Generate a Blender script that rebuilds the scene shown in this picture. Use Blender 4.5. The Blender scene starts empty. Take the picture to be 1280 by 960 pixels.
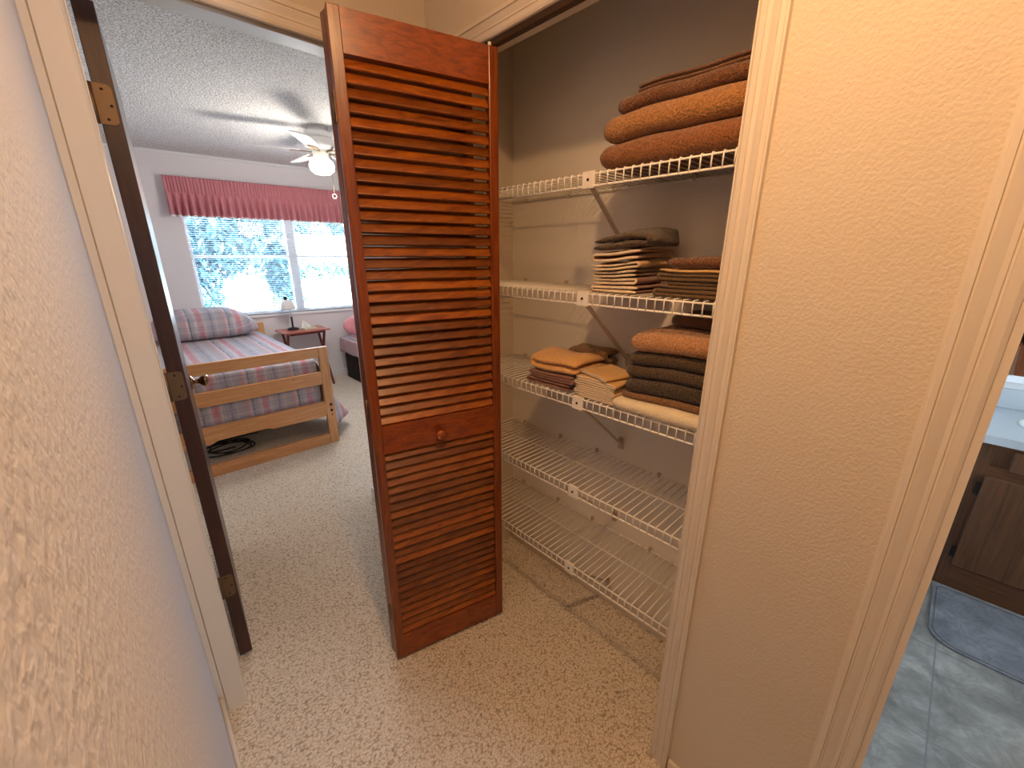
import bpy, bmesh, math, random
from mathutils import Vector, Matrix, noise
random.seed(7)
SC = bpy.context.scene
COL = SC.collection
R = math.radians

# ------------------------------------------------------------------ camera, light, exposure
CAM_P, CAM_YAW, CAM_F = 17.36, 43.2, 515.0
cd = bpy.data.cameras.new('camera')
cd.sensor_fit = 'HORIZONTAL'
cd.sensor_width = 36.0
cd.lens = 36.0 * CAM_F / 1280.0
cd.clip_start = 0.004
cd.clip_end = 300
cam = bpy.data.objects.new('camera', cd)
COL.objects.link(cam)
cam.location = (0, 0, 1.5)
cam.rotation_euler = (R(90 - CAM_P), 0, R(-CAM_YAW))
SC.camera = cam
SC.view_settings.view_transform = 'Standard'
SC.view_settings.look = 'None'
SC.view_settings.exposure = 0.36
SC.view_settings.gamma = 1.0
SC.view_settings.use_curve_mapping = False
try:
    SC.cycles.use_denoising = True
    SC.cycles.max_bounces = 10
    SC.cycles.use_light_tree = False
    SC.cycles.diffuse_bounces = 6
    SC.cycles.transparent_max_bounces = 24
    SC.cycles.sample_clamp_indirect = 8.0
    SC.cycles.denoising_prefilter = 'NONE'
except Exception:
    pass

W = bpy.data.worlds.new('sky')
SC.world = W
W.use_nodes = True
_bg = W.node_tree.nodes['Background']
_bg.inputs['Color'].default_value = (0.62, 0.80, 1.0, 1)
_bg.inputs['Strength'].default_value = 24.0


def light(name, kind, loc, energy, color, rot=None, **kw):
    l = bpy.data.lights.new(name, kind)
    l.energy = energy
    l.color = color
    for k, v in kw.items():
        setattr(l, k, v)
    o = bpy.data.objects.new(name, l)
    o.location = loc
    if rot:
        o.rotation_euler = rot
    COL.objects.link(o)
    return o


WARM = (1.0, 0.58, 0.27)
light('hall_lamp', 'AREA', (0.30, 0.19, 2.40), 8.6, WARM, (0, 0, 0), shape='DISK', size=0.07)
light('hall_lamp_glow', 'POINT', (0.30, 0.19, 2.37), 7.0, WARM, shadow_soft_size=0.03)
light('bedroom_fan_lamp', 'POINT', (1.385, 3.67, 1.90), 26.0, (1.0, 0.92, 0.82), shadow_soft_size=0.16)

# sky portals in the two window openings (they give off nothing themselves, they only guide the sky's light)
for _n, _loc, _rot, _sx, _sy in (('window_sky_portal', (1.57, 5.50, 1.40), (R(-90), 0, math.atan(-0.06)), 1.9, 1.08), ('bath_sky_portal', (1.925, -2.11, 1.40), (R(90), 0, 0), 0.93, 0.88)):
    _o = light(_n, 'AREA', _loc, 1.0, (1, 1, 1), _rot, shape='RECTANGLE', size=_sx, size_y=_sy)
    _o.data.cycles.is_portal = True


# ------------------------------------------------------------------ materials
def lin(c):
    if isinstance(c, str):
        c = [int(c[i:i + 2], 16) / 255 for i in (0, 2, 4)]
    return tuple((x / 12.92 if x <= 0.04045 else ((x + 0.055) / 1.055) ** 2.4) for x in c[:3]) + (1.0,)


class NT:
    def __init__(self, name):
        self.m = bpy.data.materials.new(name)
        self.m.use_nodes = True
        self.t = self.m.node_tree
        self.b = self.t.nodes['Principled BSDF']
        self.out = self.t.nodes['Material Output']
        self._co = None

    def n(self, typ, **kw):
        nd = self.t.nodes.new(typ)
        for k, v in kw.items():
            if k in nd.inputs.keys():
                self.set(nd.inputs[k], v)
            else:
                setattr(nd, k, v)
        return nd

    def set(self, sock, v):
        if hasattr(v, 'is_output'):
            self.t.links.new(v, sock)
        else:
            sock.default_value = v

    def coord(self, scale=(1, 1, 1), rot=(0, 0, 0)):
        if not self._co:
            self._co = self.n('ShaderNodeTexCoord').outputs['Object']
        mp = self.n('ShaderNodeMapping')
        mp.inputs['Scale'].default_value = scale
        mp.inputs['Rotation'].default_value = rot
        self.t.links.new(self._co, mp.inputs['Vector'])
        return mp.outputs[0]

    def noise(self, scale, detail=3, rough=0.5, co=None, dist=0.0):
        nd = self.n('ShaderNodeTexNoise')
        nd.inputs['Scale'].default_value = scale
        nd.inputs['Detail'].default_value = detail
        nd.inputs['Roughness'].default_value = rough
        nd.inputs['Distortion'].default_value = dist
        self.t.links.new(co or self.coord(), nd.inputs['Vector'])
        return nd.outputs['Fac']

    def voro(self, scale, co=None, feature='F1', rnd=1.0, out='Distance'):
        nd = self.n('ShaderNodeTexVoronoi', feature=feature)
        nd.inputs['Scale'].default_value = scale
        nd.inputs['Randomness'].default_value = rnd
        self.t.links.new(co or self.coord(), nd.inputs['Vector'])
        return nd.outputs[out]

    def ramp(self, fac, stops, interp='LINEAR'):
        nd = self.n('ShaderNodeValToRGB')
        nd.color_ramp.interpolation = interp
        el = nd.color_ramp.elements
        while len(el) < len(stops):
            el.new(0.5)
        for e, (p, c) in zip(el, stops):
            e.position = p
            e.color = c if len(c) == 4 else tuple(c) + (1,)
        self.t.links.new(fac, nd.inputs[0])
        return nd.outputs[0]

    def mix(self, fac, a, b, blend='MIX'):
        nd = self.n('ShaderNodeMix', data_type='RGBA', blend_type=blend)
        self.set(nd.inputs[0], fac)
        self.set(nd.inputs[6], a)
        self.set(nd.inputs[7], b)
        return nd.outputs[2]

    def math(self, op, a, b=None, c=None):
        nd = self.n('ShaderNodeMath', operation=op)
        self.set(nd.inputs[0], a)
        if b is not None:
            self.set(nd.inputs[1], b)
        if c is not None:
            self.set(nd.inputs[2], c)
        return nd.outputs[0]

    def xyz(self):
        s = self.n('ShaderNodeSeparateXYZ')
        self.t.links.new(self.coord(), s.inputs[0])
        return s.outputs

    def bump(self, h, strength=0.3, dist=0.002, prev=None):
        nd = self.n('ShaderNodeBump')
        nd.inputs['Strength'].default_value = strength
        nd.inputs['Distance'].default_value = dist
        self.t.links.new(h, nd.inputs['Height'])
        if prev is not None:
            self.t.links.new(prev, nd.inputs['Normal'])
        return nd.outputs[0]

    def fin(self, col=None, rough=0.5, normal=None, metal=0.0, spec=None, sheen=None, coat=None):
        b = self.b.inputs
        if col is not None:
            self.set(b['Base Color'], col)
        self.set(b['Roughness'], rough)
        self.set(b['Metallic'], metal)
        if spec is not None:
            self.set(b['Specular IOR Level'], spec)
        if normal is not None:
            self.set(b['Normal'], normal)
        if sheen:
            self.set(b['Sheen Weight'], sheen)
        if coat:
            self.set(b['Coat Weight'], coat)
            self.set(b['Coat Roughness'], 0.22)
        return self.m


def plain(name, c, rough=0.5, metal=0.0, spec=None, var=0.06, scale=30):
    t = NT(name)
    c = lin(c)
    d = tuple(x * (1 - var) for x in c[:3]) + (1,)
    return t.fin(t.mix(t.noise(scale), d, c), rough, None, metal, spec)


def wallpaint(name, c, bscale=90, strength=0.5, dist=0.003, rough=0.75):
    t = NT(name)
    n1 = t.noise(bscale, 2, 0.5, dist=0.25)
    h = t.ramp(n1, [(0.36, (0, 0, 0)), (0.68, (1, 1, 1))])
    c = lin(c)
    return t.fin(c, rough, t.bump(h, strength, dist), spec=0.3)


def wood(name, c1, c2, axis='z', rough=0.35, scale=9, coat=None, island=0.0, knots=False, streak=12):
    t = NT(name)
    s = [streak, streak, streak]
    s['xyz'.index(axis)] = 0.9
    co = t.coord(tuple(s))
    n = t.noise(scale, 4, 0.6, co, dist=0.8)
    f = t.noise(scale * 6, 2, 0.5, co)
    col = t.ramp(n, [(0.30, lin(c1)), (0.68, lin(c2))])
    col = t.mix(t.math('MULTIPLY', f, 0.25), col, lin(c1))
    if island:
        g = t.n('ShaderNodeNewGeometry')
        k = t.ramp(g.outputs['Random Per Island'], [(0.0, (1 - island,) * 3), (1.0, (1.0 + island * 0.35,) * 3)])
        col = t.mix(1.0, col, k, 'MULTIPLY')
    if knots:
        co2 = t.coord((1, 1, 2.0))
        v = t.voro(5.0, co2)
        k = t.ramp(v, [(0.03, (1, 1, 1)), (0.07, (0, 0, 0))])
        col = t.mix(t.math('MULTIPLY', k, 0.65), col, lin('5a2f12'))
    return t.fin(col, rough, t.bump(n, 0.12, 0.001), coat=coat)


def terry(name, c, var=0.5, scale=190, bs=1.0, sheen=0.3):
    t = NT(name)
    c = lin(c)
    c = tuple(min(1, x * 1.2) for x in c[:3]) + (1,)
    d = tuple(x * (1 - var) for x in c[:3]) + (1,)
    n = t.noise(scale, 2, 0.6)
    big = t.noise(14, 2)
    col = t.mix(t.ramp(n, [(0.35, (0, 0, 0)), (0.65, (1, 1, 1))]), d, c)
    col = t.mix(t.math('MULTIPLY', big, 0.35), col, d)
    return t.fin(col, 0.95, t.bump(n, bs, 0.010), spec=0.1, sheen=sheen)


M = {}
M['wall'] = wallpaint('cream textured wall paint', 'd0c2af', 165, 0.30, 0.0024)
M['wall_close'] = wallpaint('cool tinted knockdown wall paint', 'cecccf', 130, 0.22, 0.0025)  # hall paint shifted cooler for the left wall, cool light put into the colour
M['closet'] = wallpaint('closet wall paint', 'e3dccf', 60, 0.15, 0.002)
M['bedwall'] = wallpaint('bedroom wall paint', 'e6e2e4', 60, 0.15, 0.002)
M['trim'] = plain('cream gloss trim paint', 'd8ccbb', 0.38, var=0.03)
M['whitetrim'] = plain('white window paint', 'e8e8ea', 0.4, var=0.03)
M['bathwall'] = wallpaint('bathroom wall paint', 'd5d3cf', 60, 0.2, 0.002)


def m_popcorn():
    t = NT('popcorn ceiling texture')
    v = t.voro(95)
    n = t.noise(120, 4, 0.7)
    h = t.math('ADD', t.math('MULTIPLY', v, -1.0), n)
    col = t.ramp(n, [(0.40, lin('b4b4b4')), (0.56, lin('f6f5f4'))])
    return t.fin(col, 0.95, t.bump(h, 0.8, 0.008), spec=0.1)


def m_carpet():
    t = NT('berber loop carpet')
    co = t.coord((112, 155, 112), (0, 0, R(33)))
    v = t.voro(1.0, co, rnd=0.8)
    vc = t.voro(1.0, co, rnd=0.8, out='Color')
    sep = t.n('ShaderNodeSeparateColor')
    t.t.links.new(vc, sep.inputs[0])
    big = t.noise(3.0, 2)
    fine = t.noise(350, 2)
    col = t.ramp(v, [(0.15, lin('fffaf2')), (0.50, lin('f2e6d4')), (0.95, lin('866c4e'))])
    col = t.mix(t.math('MULTIPLY', sep.outputs[0], 0.30), col, lin('c9b69b'))
    col = t.mix(t.math('MULTIPLY', big, 0.25), col, lin('e2d4c0'))
    col = t.mix(t.math('MULTIPLY', fine, 0.2), col, lin('b39f84'))
    h = t.math('ADD', t.math('MULTIPLY', v, -1.0), t.math('MULTIPLY', fine, 0.25))
    return t.fin(col, 0.97, t.bump(h, 0.55, 0.010), spec=0.08, sheen=0.15)


def m_tile(name, c1, c2, c3, rot=0.4, sc=3.0, grout=True, vein=0.6):
    t = NT(name)
    co = t.coord((1, 1, 1), (0, 0, rot))
    n = t.noise(sc * 2.6, 12, 0.72, co, dist=0.35)
    col = t.ramp(n, [(0.30, lin(c1)), (0.52, lin(c2)), (0.72, lin(c3))])
    n2 = t.noise(sc * 1.3, 5, 0.55, t.coord((1.0, 2.0, 1), (0, 0, rot + 0.5)), dist=1.6)
    ve = t.ramp(t.math('ABSOLUTE', t.math('SUBTRACT', n2, 0.5)), [(0.0, (1, 1, 1)), (0.022, (0, 0, 0))])
    col = t.mix(t.math('MULTIPLY', ve, vein), col, lin('55555a'))
    rough = 0.35
    nrm = None
    if grout:
        x, y, z = t.xyz()
        gx = t.math('PINGPONG', t.math('ADD', x, 50 * 0.47 - 1.615), 0.235)
        gy = t.math('PINGPONG', t.math('ADD', y, 50 * 0.47 + 0.242), 0.235)
        g = t.math('MINIMUM', gx, gy)
        gm = t.ramp(g, [(0.0022, (1, 1, 1)), (0.004, (0, 0, 0))])
        col = t.mix(gm, col, lin('6c6c6e'))
        nrm = t.bump(t.ramp(g, [(0.001, (0, 0, 0)), (0.004, (1, 1, 1))]), 0.15, 0.001)
    return t.fin(col, rough, nrm)


M['popcorn'] = m_popcorn()
M['carpet'] = m_carpet()
M['tile'] = m_tile('grey marbled vinyl tile', '5e5a56', '86827d', 'b2aea8', vein=0.0)
M['mat'] = m_tile('dark marbled bath mat', '55555a', '77777c', '94949a', 0.9, 3.0, False, 0.45)
M['ceil'] = wallpaint('ceiling paint', 'e6e2da', 50, 0.5, 0.006)

M['door_v'] = wood('cherry stained wood upright grain', '5c2207', '8e450c', 'z', 0.34, 7, 0.35)
M['door_h'] = wood('cherry stained wood level grain', '662506', '9c4a0b', 'x', 0.34, 7, 0.35)
M['louver'] = wood('cherry stained louver wood', '6e2f07', 'a85e14', 'x', 0.36, 5, 0.3, island=0.5)
M['darkdoor'] = wood('dark walnut door wood', '2b140b', '47241a', 'z', 0.35, 6, 0.2)
M['pine'] = wood('honey pine wood', 'c08450', 'dba670', 'x', 0.4, 5, 0.2, knots=True, streak=14)
M['pine_v'] = wood('honey pine upright wood', 'c08450', 'dba670', 'z', 0.4, 5, 0.2, streak=14)
M['redwood'] = wood('red stained table wood', 'a04a3a', 'c4705c', 'x', 0.35, 5, 0.25)
M['redleg'] = wood('dark red table leg wood', '5c231a', '80372a', 'z', 0.4, 5)
M['vanity'] = wood('oak vanity wood', '40240f', '684024', 'z', 0.45, 4, streak=20)
M['vanity_h'] = wood('oak vanity rail wood', '45260f', '6e4326', 'y', 0.45, 4, streak=20)
M['wire'] = plain('white vinyl coated wire', 'f4efe6', 0.4, var=0.02)
M['plastic'] = plain('white plastic', 'efe8dc', 0.4, var=0.02)
M['brace'] = plain('grey white painted steel', 'b9aa95', 0.45, var=0.05)
M['brass'] = plain('aged brass', '7d644a', 0.45, 0.7, var=0.25)
M['knobmetal'] = plain('polished bronze knob metal', 'b09078', 0.14, 1.0, var=0.05)
M['darkmetal'] = plain('dark metal', '2a2522', 0.4, 0.6)
M['track'] = plain('brown track metal', '3f2c1c', 0.5, 0.3)
M['black'] = plain('black plastic', '17161a', 0.5)
M['blacktex'] = plain('black upholstery', '1c1a1c', 0.9)
M['white'] = plain('white enamel', 'eeecea', 0.35)
M['laminate'] = plain('pale grey countertop laminate', 'b4b8bb', 0.3, var=0.03)
M['paper'] = plain('white tissue', 'f4f3ef', 0.9)
M['cream'] = plain('cream card', 'd9cfb8', 0.7)
M['mirror'] = plain('mirror glass', 'f2f4f4', 0.02, 1.0, var=0.0)
M['slat'] = plain('white blind slat', 'e3e5ea', 0.45, var=0.02)
M['pinkcloth'] = terry('salmon pink cotton', 'd58d92', 0.15, 300, 0.3)
M['valance'] = terry('dusty rose cotton', 'c9858d', 0.18, 500, 0.25, 0.1)


def m_plaid():
    t = NT('pastel plaid bedspread fabric')
    x, y, z = t.xyz()
    wob = t.math('MULTIPLY', t.math('SUBTRACT', t.noise(7, 2), 0.5), 0.012)
    u = t.math('FRACT', t.math('DIVIDE', t.math('ADD', t.math('ADD', x, wob), 10.03), 0.31))
    v = t.math('FRACT', t.math('DIVIDE', t.math('ADD', t.math('SUBTRACT', y, z), 10.0), 0.155))
    G, P, D, L, K = lin('aaa5a8'), lin('d0968e'), lin('85869a'), lin('cac6ca'), lin('55566a')
    br = t.noise(38, 3, 0.7, t.coord((1.0, 0.5, 0.5)))
    col = t.ramp(u, [(0.0, G), (0.08, L), (0.12, P), (0.20, lin('c08088')), (0.26, P), (0.30, L), (0.33, G), (0.44, G), (0.48, D), (0.53, G),
                     (0.62, lin('b9aeae')), (0.74, G), (0.84, P), (0.89, L), (0.93, K), (0.95, G)])
    col = t.mix(t.ramp(br, [(0.42, (0, 0, 0)), (0.60, (0.75, 0.75, 0.75))]), col, lin('a9a8b4'))
    fine = t.math('FRACT', t.math('DIVIDE', t.math('ADD', x, 10.0), 0.0775))
    col = t.mix(t.ramp(fine, [(0.0, (0.45, 0.45, 0.45)), (0.06, (0.0, 0.0, 0.0)), (0.5, (0, 0, 0)), (0.97, (0, 0, 0)), (1.0, (0.45, 0.45, 0.45))]), col, lin('dedce2'))
    c2 = t.ramp(v, [(0.0, (1.25, 1.22, 1.22)), (0.05, (1.0, 1.0, 1.0)), (0.12, (0.80, 0.82, 0.92)), (0.20, (1, 1, 1)), (0.40, (1.0, 1.0, 1.0)), (0.46, (0.78, 0.8, 0.90)), (0.50, (1, 1, 1)),
                    (0.62, (0.9, 0.9, 0.96)), (0.70, (1.1, 1.08, 1.08)), (0.84, (1.0, 0.96, 0.96)), (0.95, (0.85, 0.85, 0.93))])
    col = t.mix(1.0, col, c2, 'MULTIPLY')
    return t.fin(col, 0.9, t.bump(t.noise(30, 2), 0.4, 0.006), spec=0.15, sheen=0.1)


M['plaid'] = m_plaid()
TOWEL = {k: terry('terry ' + k, c) for k, c in {
    'brown': '9a6033', 'caramel': 'b87f46', 'umber': '7d4f2d', 'olive': '58432d', 'charcoal': '4c3d2d', 'salmon': 'cf9666', 'mocha': '93693f'}.items()}
TOWEL.update({k: terry('cotton ' + k, c, 0.25, 330, 0.5) for k, c in {
    'taupe': '6e4d38', 'pinktan': 'd09c74', 'tan': 'd6a970', 'mauve': '8f6454', 'gold': 'd6a864', 'cream': 'f4dcbc', 'hem': 'f0d6b6', 'greige': 'a4855f', 'darkhem': '6a5238', 'brownhem': '6a4730'}.items()})
TOWEL['fleece'] = terry('beige fleece', 'd6a468', 0.2, 160, 0.5)


def m_glass():
    t = NT('window glass')
    tr = t.n('ShaderNodeBsdfTransparent')
    gl = t.n('ShaderNodeBsdfGlossy')
    gl.inputs['Roughness'].default_value = 0.02
    mx = t.n('ShaderNodeMixShader')
    fr = t.n('ShaderNodeFresnel')
    fr.inputs['IOR'].default_value = 1.3
    t.t.links.new(fr.outputs[0], mx.inputs[0])
    t.t.links.new(tr.outputs[0], mx.inputs[1])
    t.t.links.new(gl.outputs[0], mx.inputs[2])
    t.t.links.new(mx.outputs[0], t.out.inputs[0])
    return t.m


M['glass'] = m_glass()


def m_emit(name, c, s):
    t = NT(name)
    e = t.n('ShaderNodeEmission')
    e.inputs[0].default_value = lin(c)
    e.inputs[1].default_value = s
    t.t.links.new(e.outputs[0], t.out.inputs[0])
    return t.m


M['globe'] = m_emit('lit opal glass', 'fff4d8', 3.5)
try:
    M['globe'].cycles.emission_sampling = 'NONE'
except Exception:
    pass


# ------------------------------------------------------------------ mesh helpers
class MB:
    def __init__(self, xf=None):
        self.bm = bmesh.new()
        self.xf = xf

    def _add(self, verts, faces, smooth=False):
        vs = [self.bm.verts.new(v) for v in verts]
        out = []
        for f in faces:
            try:
                fc = self.bm.faces.new([vs[i] for i in f])
                fc.smooth = smooth
                out.append(fc)
            except ValueError:
                pass
        return vs, out

    def box(self, x0, x1, y0, y1, z0, z1, bev=0.0, seg=2, mat=None):
        v = [(x, y, z) for z in (z0, z1) for y in (y0, y1) for x in (x0, x1)]
        if mat is not None:
            v = [mat @ Vector(p) for p in v]
        vs, fs = self._add(v, [(0, 2, 3, 1), (4, 5, 7, 6), (0, 1, 5, 4), (2, 6, 7, 3), (0, 4, 6, 2), (1, 3, 7, 5)])
        if bev > 0:
            es = list({e for f in fs for e in f.edges})
            bmesh.ops.bevel(self.bm, geom=es, offset=bev, segments=seg, profile=0.5, affect='EDGES')
        return self

    def prism(self, poly, a, b, fn, smooth=False):
        """poly: list of 2-D points; fn(p, t) -> 3-D for t in (a, b)"""
        n = len(poly)
        v = [fn(p, a) for p in poly] + [fn(p, b) for p in poly]
        self._add(v, [tuple(range(n))[::-1], tuple(range(n, 2 * n))] + [(i, (i + 1) % n, n + (i + 1) % n, n + i) for i in range(n)], smooth)
        return self

    def tube(self, pts, r, sides=8, cap=True, smooth=True):
        pts = [Vector(p) for p in pts]
        rs = r if isinstance(r, (list, tuple)) else [r] * len(pts)
        rings = []
        d0 = (pts[1] - pts[0]).normalized()
        ref = Vector((0, 0, 1)) if abs(d0.z) < 0.9 else Vector((1, 0, 0))
        u = d0.cross(ref).normalized()
        for i, p in enumerate(pts):
            if i == 0:
                d = pts[1] - pts[0]
            elif i == len(pts) - 1:
                d = pts[-1] - pts[-2]
            else:
                d = (pts[i + 1] - pts[i]).normalized() + (pts[i] - pts[i - 1]).normalized()
            d.normalize()
            u = (u - d * u.dot(d)).normalized()
            w = d.cross(u)
            rings.append([p + (u * math.cos(2 * math.pi * k / sides) + w * math.sin(2 * math.pi * k / sides)) * rs[i] for k in range(sides)])
        v = [q for ring in rings for q in ring]
        f = []
        for i in range(len(rings) - 1):
            for k in range(sides):
                a, b = i * sides + k, i * sides + (k + 1) % sides
                f.append((a, b, b + sides, a + sides))
        if cap:
            f.append(tuple(range(sides))[::-1])
            f.append(tuple(range(len(v) - sides, len(v))))
        self._add(v, f, smooth)
        return self

    def lathe(self, prof, mat=None, sides=24, smooth=True):
        """prof: (r, z) from bottom to top"""
        v, f = [], []
        for r, z in prof:
            for k in range(sides):
                a = 2 * math.pi * k / sides
                p = Vector((r * math.cos(a), r * math.sin(a), z))
                v.append(mat @ p if mat is not None else p)
        for i in range(len(prof) - 1):
            for k in range(sides):
                a, b = i * sides + k, i * sides + (k + 1) % sides
                f.append((a, b, b + sides, a + sides))
        f.append(tuple(range(sides))[::-1])
        f.append(tuple(range(len(v) - sides, len(v))))
        self._add(v, f, smooth)
        return self

    def grid(self, fn, nu, nv, smooth=True):
        v = [fn(i / nu, j / nv) for j in range(nv + 1) for i in range(nu + 1)]
        f = [(j * (nu + 1) + i, j * (nu + 1) + i + 1, (j + 1) * (nu + 1) + i + 1, (j + 1) * (nu + 1) + i) for j in range(nv) for i in range(nu)]
        self._add(v, f, smooth)
        return self

    def sheet(self, fn, nu, nv, thick):
        """a cloth with a thickness: two grids joined round the rim"""
        top = [[Vector(fn(i / nu, j / nv)) for i in range(nu + 1)] for j in range(nv + 1)]
        nor = []
        for j in range(nv + 1):
            row = []
            for i in range(nu + 1):
                a = top[j][min(i + 1, nu)] - top[j][max(i - 1, 0)]
                b = top[min(j + 1, nv)][i] - top[max(j - 1, 0)][i]
                c = a.cross(b)
                row.append(c.normalized() if c.length > 1e-9 else Vector((0, 0, 1)))
            nor.append(row)
        V = [p for row in top for p in row] + [top[j][i] - nor[j][i] * thick for j in range(nv + 1) for i in range(nu + 1)]
        N = (nu + 1) * (nv + 1)
        ix = lambda i, j: j * (nu + 1) + i
        F = []
        for j in range(nv):
            for i in range(nu):
                q = (ix(i, j), ix(i + 1, j), ix(i + 1, j + 1), ix(i, j + 1))
                F.append(q)
                F.append(tuple(N + k for k in q[::-1]))
        rim = [ix(i, 0) for i in range(nu + 1)] + [ix(nu, j) for j in range(1, nv + 1)] + [ix(i, nv) for i in range(nu - 1, -1, -1)] + [ix(0, j) for j in range(nv - 1, 0, -1)]
        for k in range(len(rim)):
            a, b = rim[k], rim[(k + 1) % len(rim)]
            F.append((b, a, N + a, N + b))
        self._add(V, F, True)
        return self

    def ribbon(self, path, t, v0, v1, nv, fn, endround=0.0):
        """thick folded strip: path of (u, w), thickness t, drawn along v; fn(u, w, v) -> 3-D"""
        P = [Vector(p) for p in path]
        n = len(P)
        N = []
        for i in range(n):
            d = (P[min(i + 1, n - 1)] - P[max(i - 1, 0)]).normalized()
            N.append(Vector((-d.y, d.x)))
        taper = [1.0] * n
        if n > 4:
            taper[0] = taper[-1] = 0.55
        Lf = [P[i] + N[i] * t / 2 * taper[i] for i in range(n)]
        Rt = [P[i] - N[i] * t / 2 * taper[i] for i in range(n)]
        loop = Lf + Rt[::-1]
        m = len(loop)
        cen = [P[i] for i in range(n)]
        cl = cen + cen[::-1]
        verts, faces = [], []
        for j in range(nv + 1):
            s = j / nv
            v = v0 + (v1 - v0) * s
            k = 1.0
            if endround > 0:
                e = min(abs(v - v0), abs(v1 - v)) / endround
                if e < 1:
                    k = max(0.25, math.sqrt(max(0.0, 1 - (1 - e) ** 2)))
            for a in range(m):
                p = cl[a] + (loop[a] - cl[a]) * k
                verts.append(fn(p.x, p.y, v))
        for j in range(nv):
            for a in range(m):
                b = (a + 1) % m
                faces.append((j * m + a, j * m + b, (j + 1) * m + b, (j + 1) * m + a))
        for j in (0, nv):
            for i in range(n - 1):
                q = (j * m + i, j * m + i + 1, j * m + m - 2 - i, j * m + m - 1 - i)
                faces.append(q if j else q[::-1])
        self._add(verts, faces, True)
        return self


def world(o):
    m = o.matrix_basis.copy()
    while o.parent:
        o = o.parent
        m = o.matrix_basis @ m
    return m


def obj(name, mb, m, parent=None, kind=None, keep=False):
    bm = mb.bm
    if mb.xf is not None:
        bm.transform(mb.xf)
    bmesh.ops.recalc_face_normals(bm, faces=bm.faces)
    me = bpy.data.meshes.new(name)
    o = bpy.data.objects.new(name, me)
    COL.objects.link(o)
    if parent:
        o.parent = parent
        bm.transform(world(parent).inverted())
    elif not keep and kind is None:
        zs = [v.co for v in bm.verts]
        c = Vector(((min(p.x for p in zs) + max(p.x for p in zs)) / 2, (min(p.y for p in zs) + max(p.y for p in zs)) / 2, min(p.z for p in zs)))
        bm.transform(Matrix.Translation(-c))
        o.location = c
    bm.to_mesh(me)
    bm.free()
    me.materials.append(m)
    if kind:
        o['kind'] = kind
    return o


def tag(o, label, cat, group=None):
    o['label'] = label
    o['category'] = cat
    if group:
        o['group'] = group
    return o


def thing(name, label, cat, loc=(0, 0, 0), rotz=0.0, group=None):
    o = bpy.data.objects.new(name, None)
    o.empty_display_size = 0.05
    COL.objects.link(o)
    o.location = loc
    o.rotation_euler = (0, 0, rotz)
    return tag(o, label, cat, group)


def struct(name, mb, m, parent=None):
    return obj(name, mb, m, parent, 'structure')


def fbm(x, y, z=0.0):
    return noise.noise(Vector((x, y, z)))


# ------------------------------------------------------------------ room shell
H = 2.44
HC = 0.935          # hall face of the closet wall
struct('floor', MB().box(-0.7, 4.3, -1.8, 5.62, -0.06, 0), M['carpet'])
struct('floor_bathroom', MB().box(1.0, 3.2, -2.0, -0.06, -0.02, 0.004), M['tile'])
struct('ceiling_hall', MB().box(-0.7, 3.3, -2.1, 1.42, H, H + 0.06), M['ceil'])
struct('ceiling_bedroom', MB().box(-0.7, 4.3, 1.42, 5.62, H, H + 0.06), M['popcorn'])
struct('roof_light_block', MB().box(-1.0, 4.8, -4.2, 6.1, H + 0.12, H + 0.22), M['ceil'])  # unseen roof slab added to block outside light, overhang stretched past bath window

# hall, left
struct('wall_left', MB().box(-0.15, -0.03, -1.7, 1.53, 0, H), M['wall_close'])
struct('baseboard_left', MB().box(-0.03, -0.018, -1.7, 1.40, 0, 0.085, 0.004), M['trim'])
struct('wall_rear', MB().box(-0.15, 1.005, -1.8, -1.7, 0, H), M['wall'])
# bedroom front wall with its door opening x .046-.81, z 0-2.07
struct('wall_bedroom_front', MB().box(0.81, 1.45, 1.42, 1.53, 0, H).box(-0.03, 0.81, 1.42, 1.53, 2.105, H).box(-0.7, -0.15, 1.42, 1.53, 0, H).box(-0.03, 0.03, 1.42, 1.53, 0, 2.105), M['wall'])


def casing_poly(w, th=0.015):
    # w across, d out; two grooves and a rounded inner edge
    return [(0, 0), (0, th), (w * 0.06, th), (w * 0.10, th + 0.002), (w * 0.20, th + 0.002), (w * 0.22, th - 0.002), (w * 0.26, th - 0.002), (w * 0.28, th),
            (w * 0.40, th - 0.002), (w * 0.52, th - 0.0045), (w * 0.62, th - 0.0045), (w * 0.64, th - 0.007), (w * 0.68, th - 0.007), (w * 0.70, th - 0.0045), (w * 0.88, th - 0.006), (w * 0.97, th - 0.009), (w, 0)]


# bedroom door trim
struct('trim_1', MB().prism([(-0.030, 0), (-0.030, 0.008), (-0.016, 0.010), (-0.014, 0.006), (-0.012, 0.012), (0.036, 0.014), (0.041, 0.011), (0.044, 0)], 0, 2.088, lambda p, t: (p[0], 1.42 - p[1], t)), M['trim'])
struct('trim_2', MB().prism(casing_poly(0.065, 0.014), -0.03, 0.935, lambda p, t: (t, 1.42 - p[1], 2.088 + 0.065 - p[0])), M['trim'])
struct('trim_3', MB().box(0.030, 0.046, 1.42, 1.535, 0, 2.095).box(0.80, 0.81, 1.42, 1.535, 0, 2.095).box(0.030, 0.81, 1.42, 1.535, 2.095, 2.106)
       .box(0.046, 0.80, 1.44, 1.475, 2.085, 2.096, 0.003), M['trim'])
struct('trim_4', MB().prism(casing_poly(0.065, 0.014), 0, 2.088, lambda p, t: (0.806 + 0.065 - p[0], 1.42 - p[1], t)), M['trim'])
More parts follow.
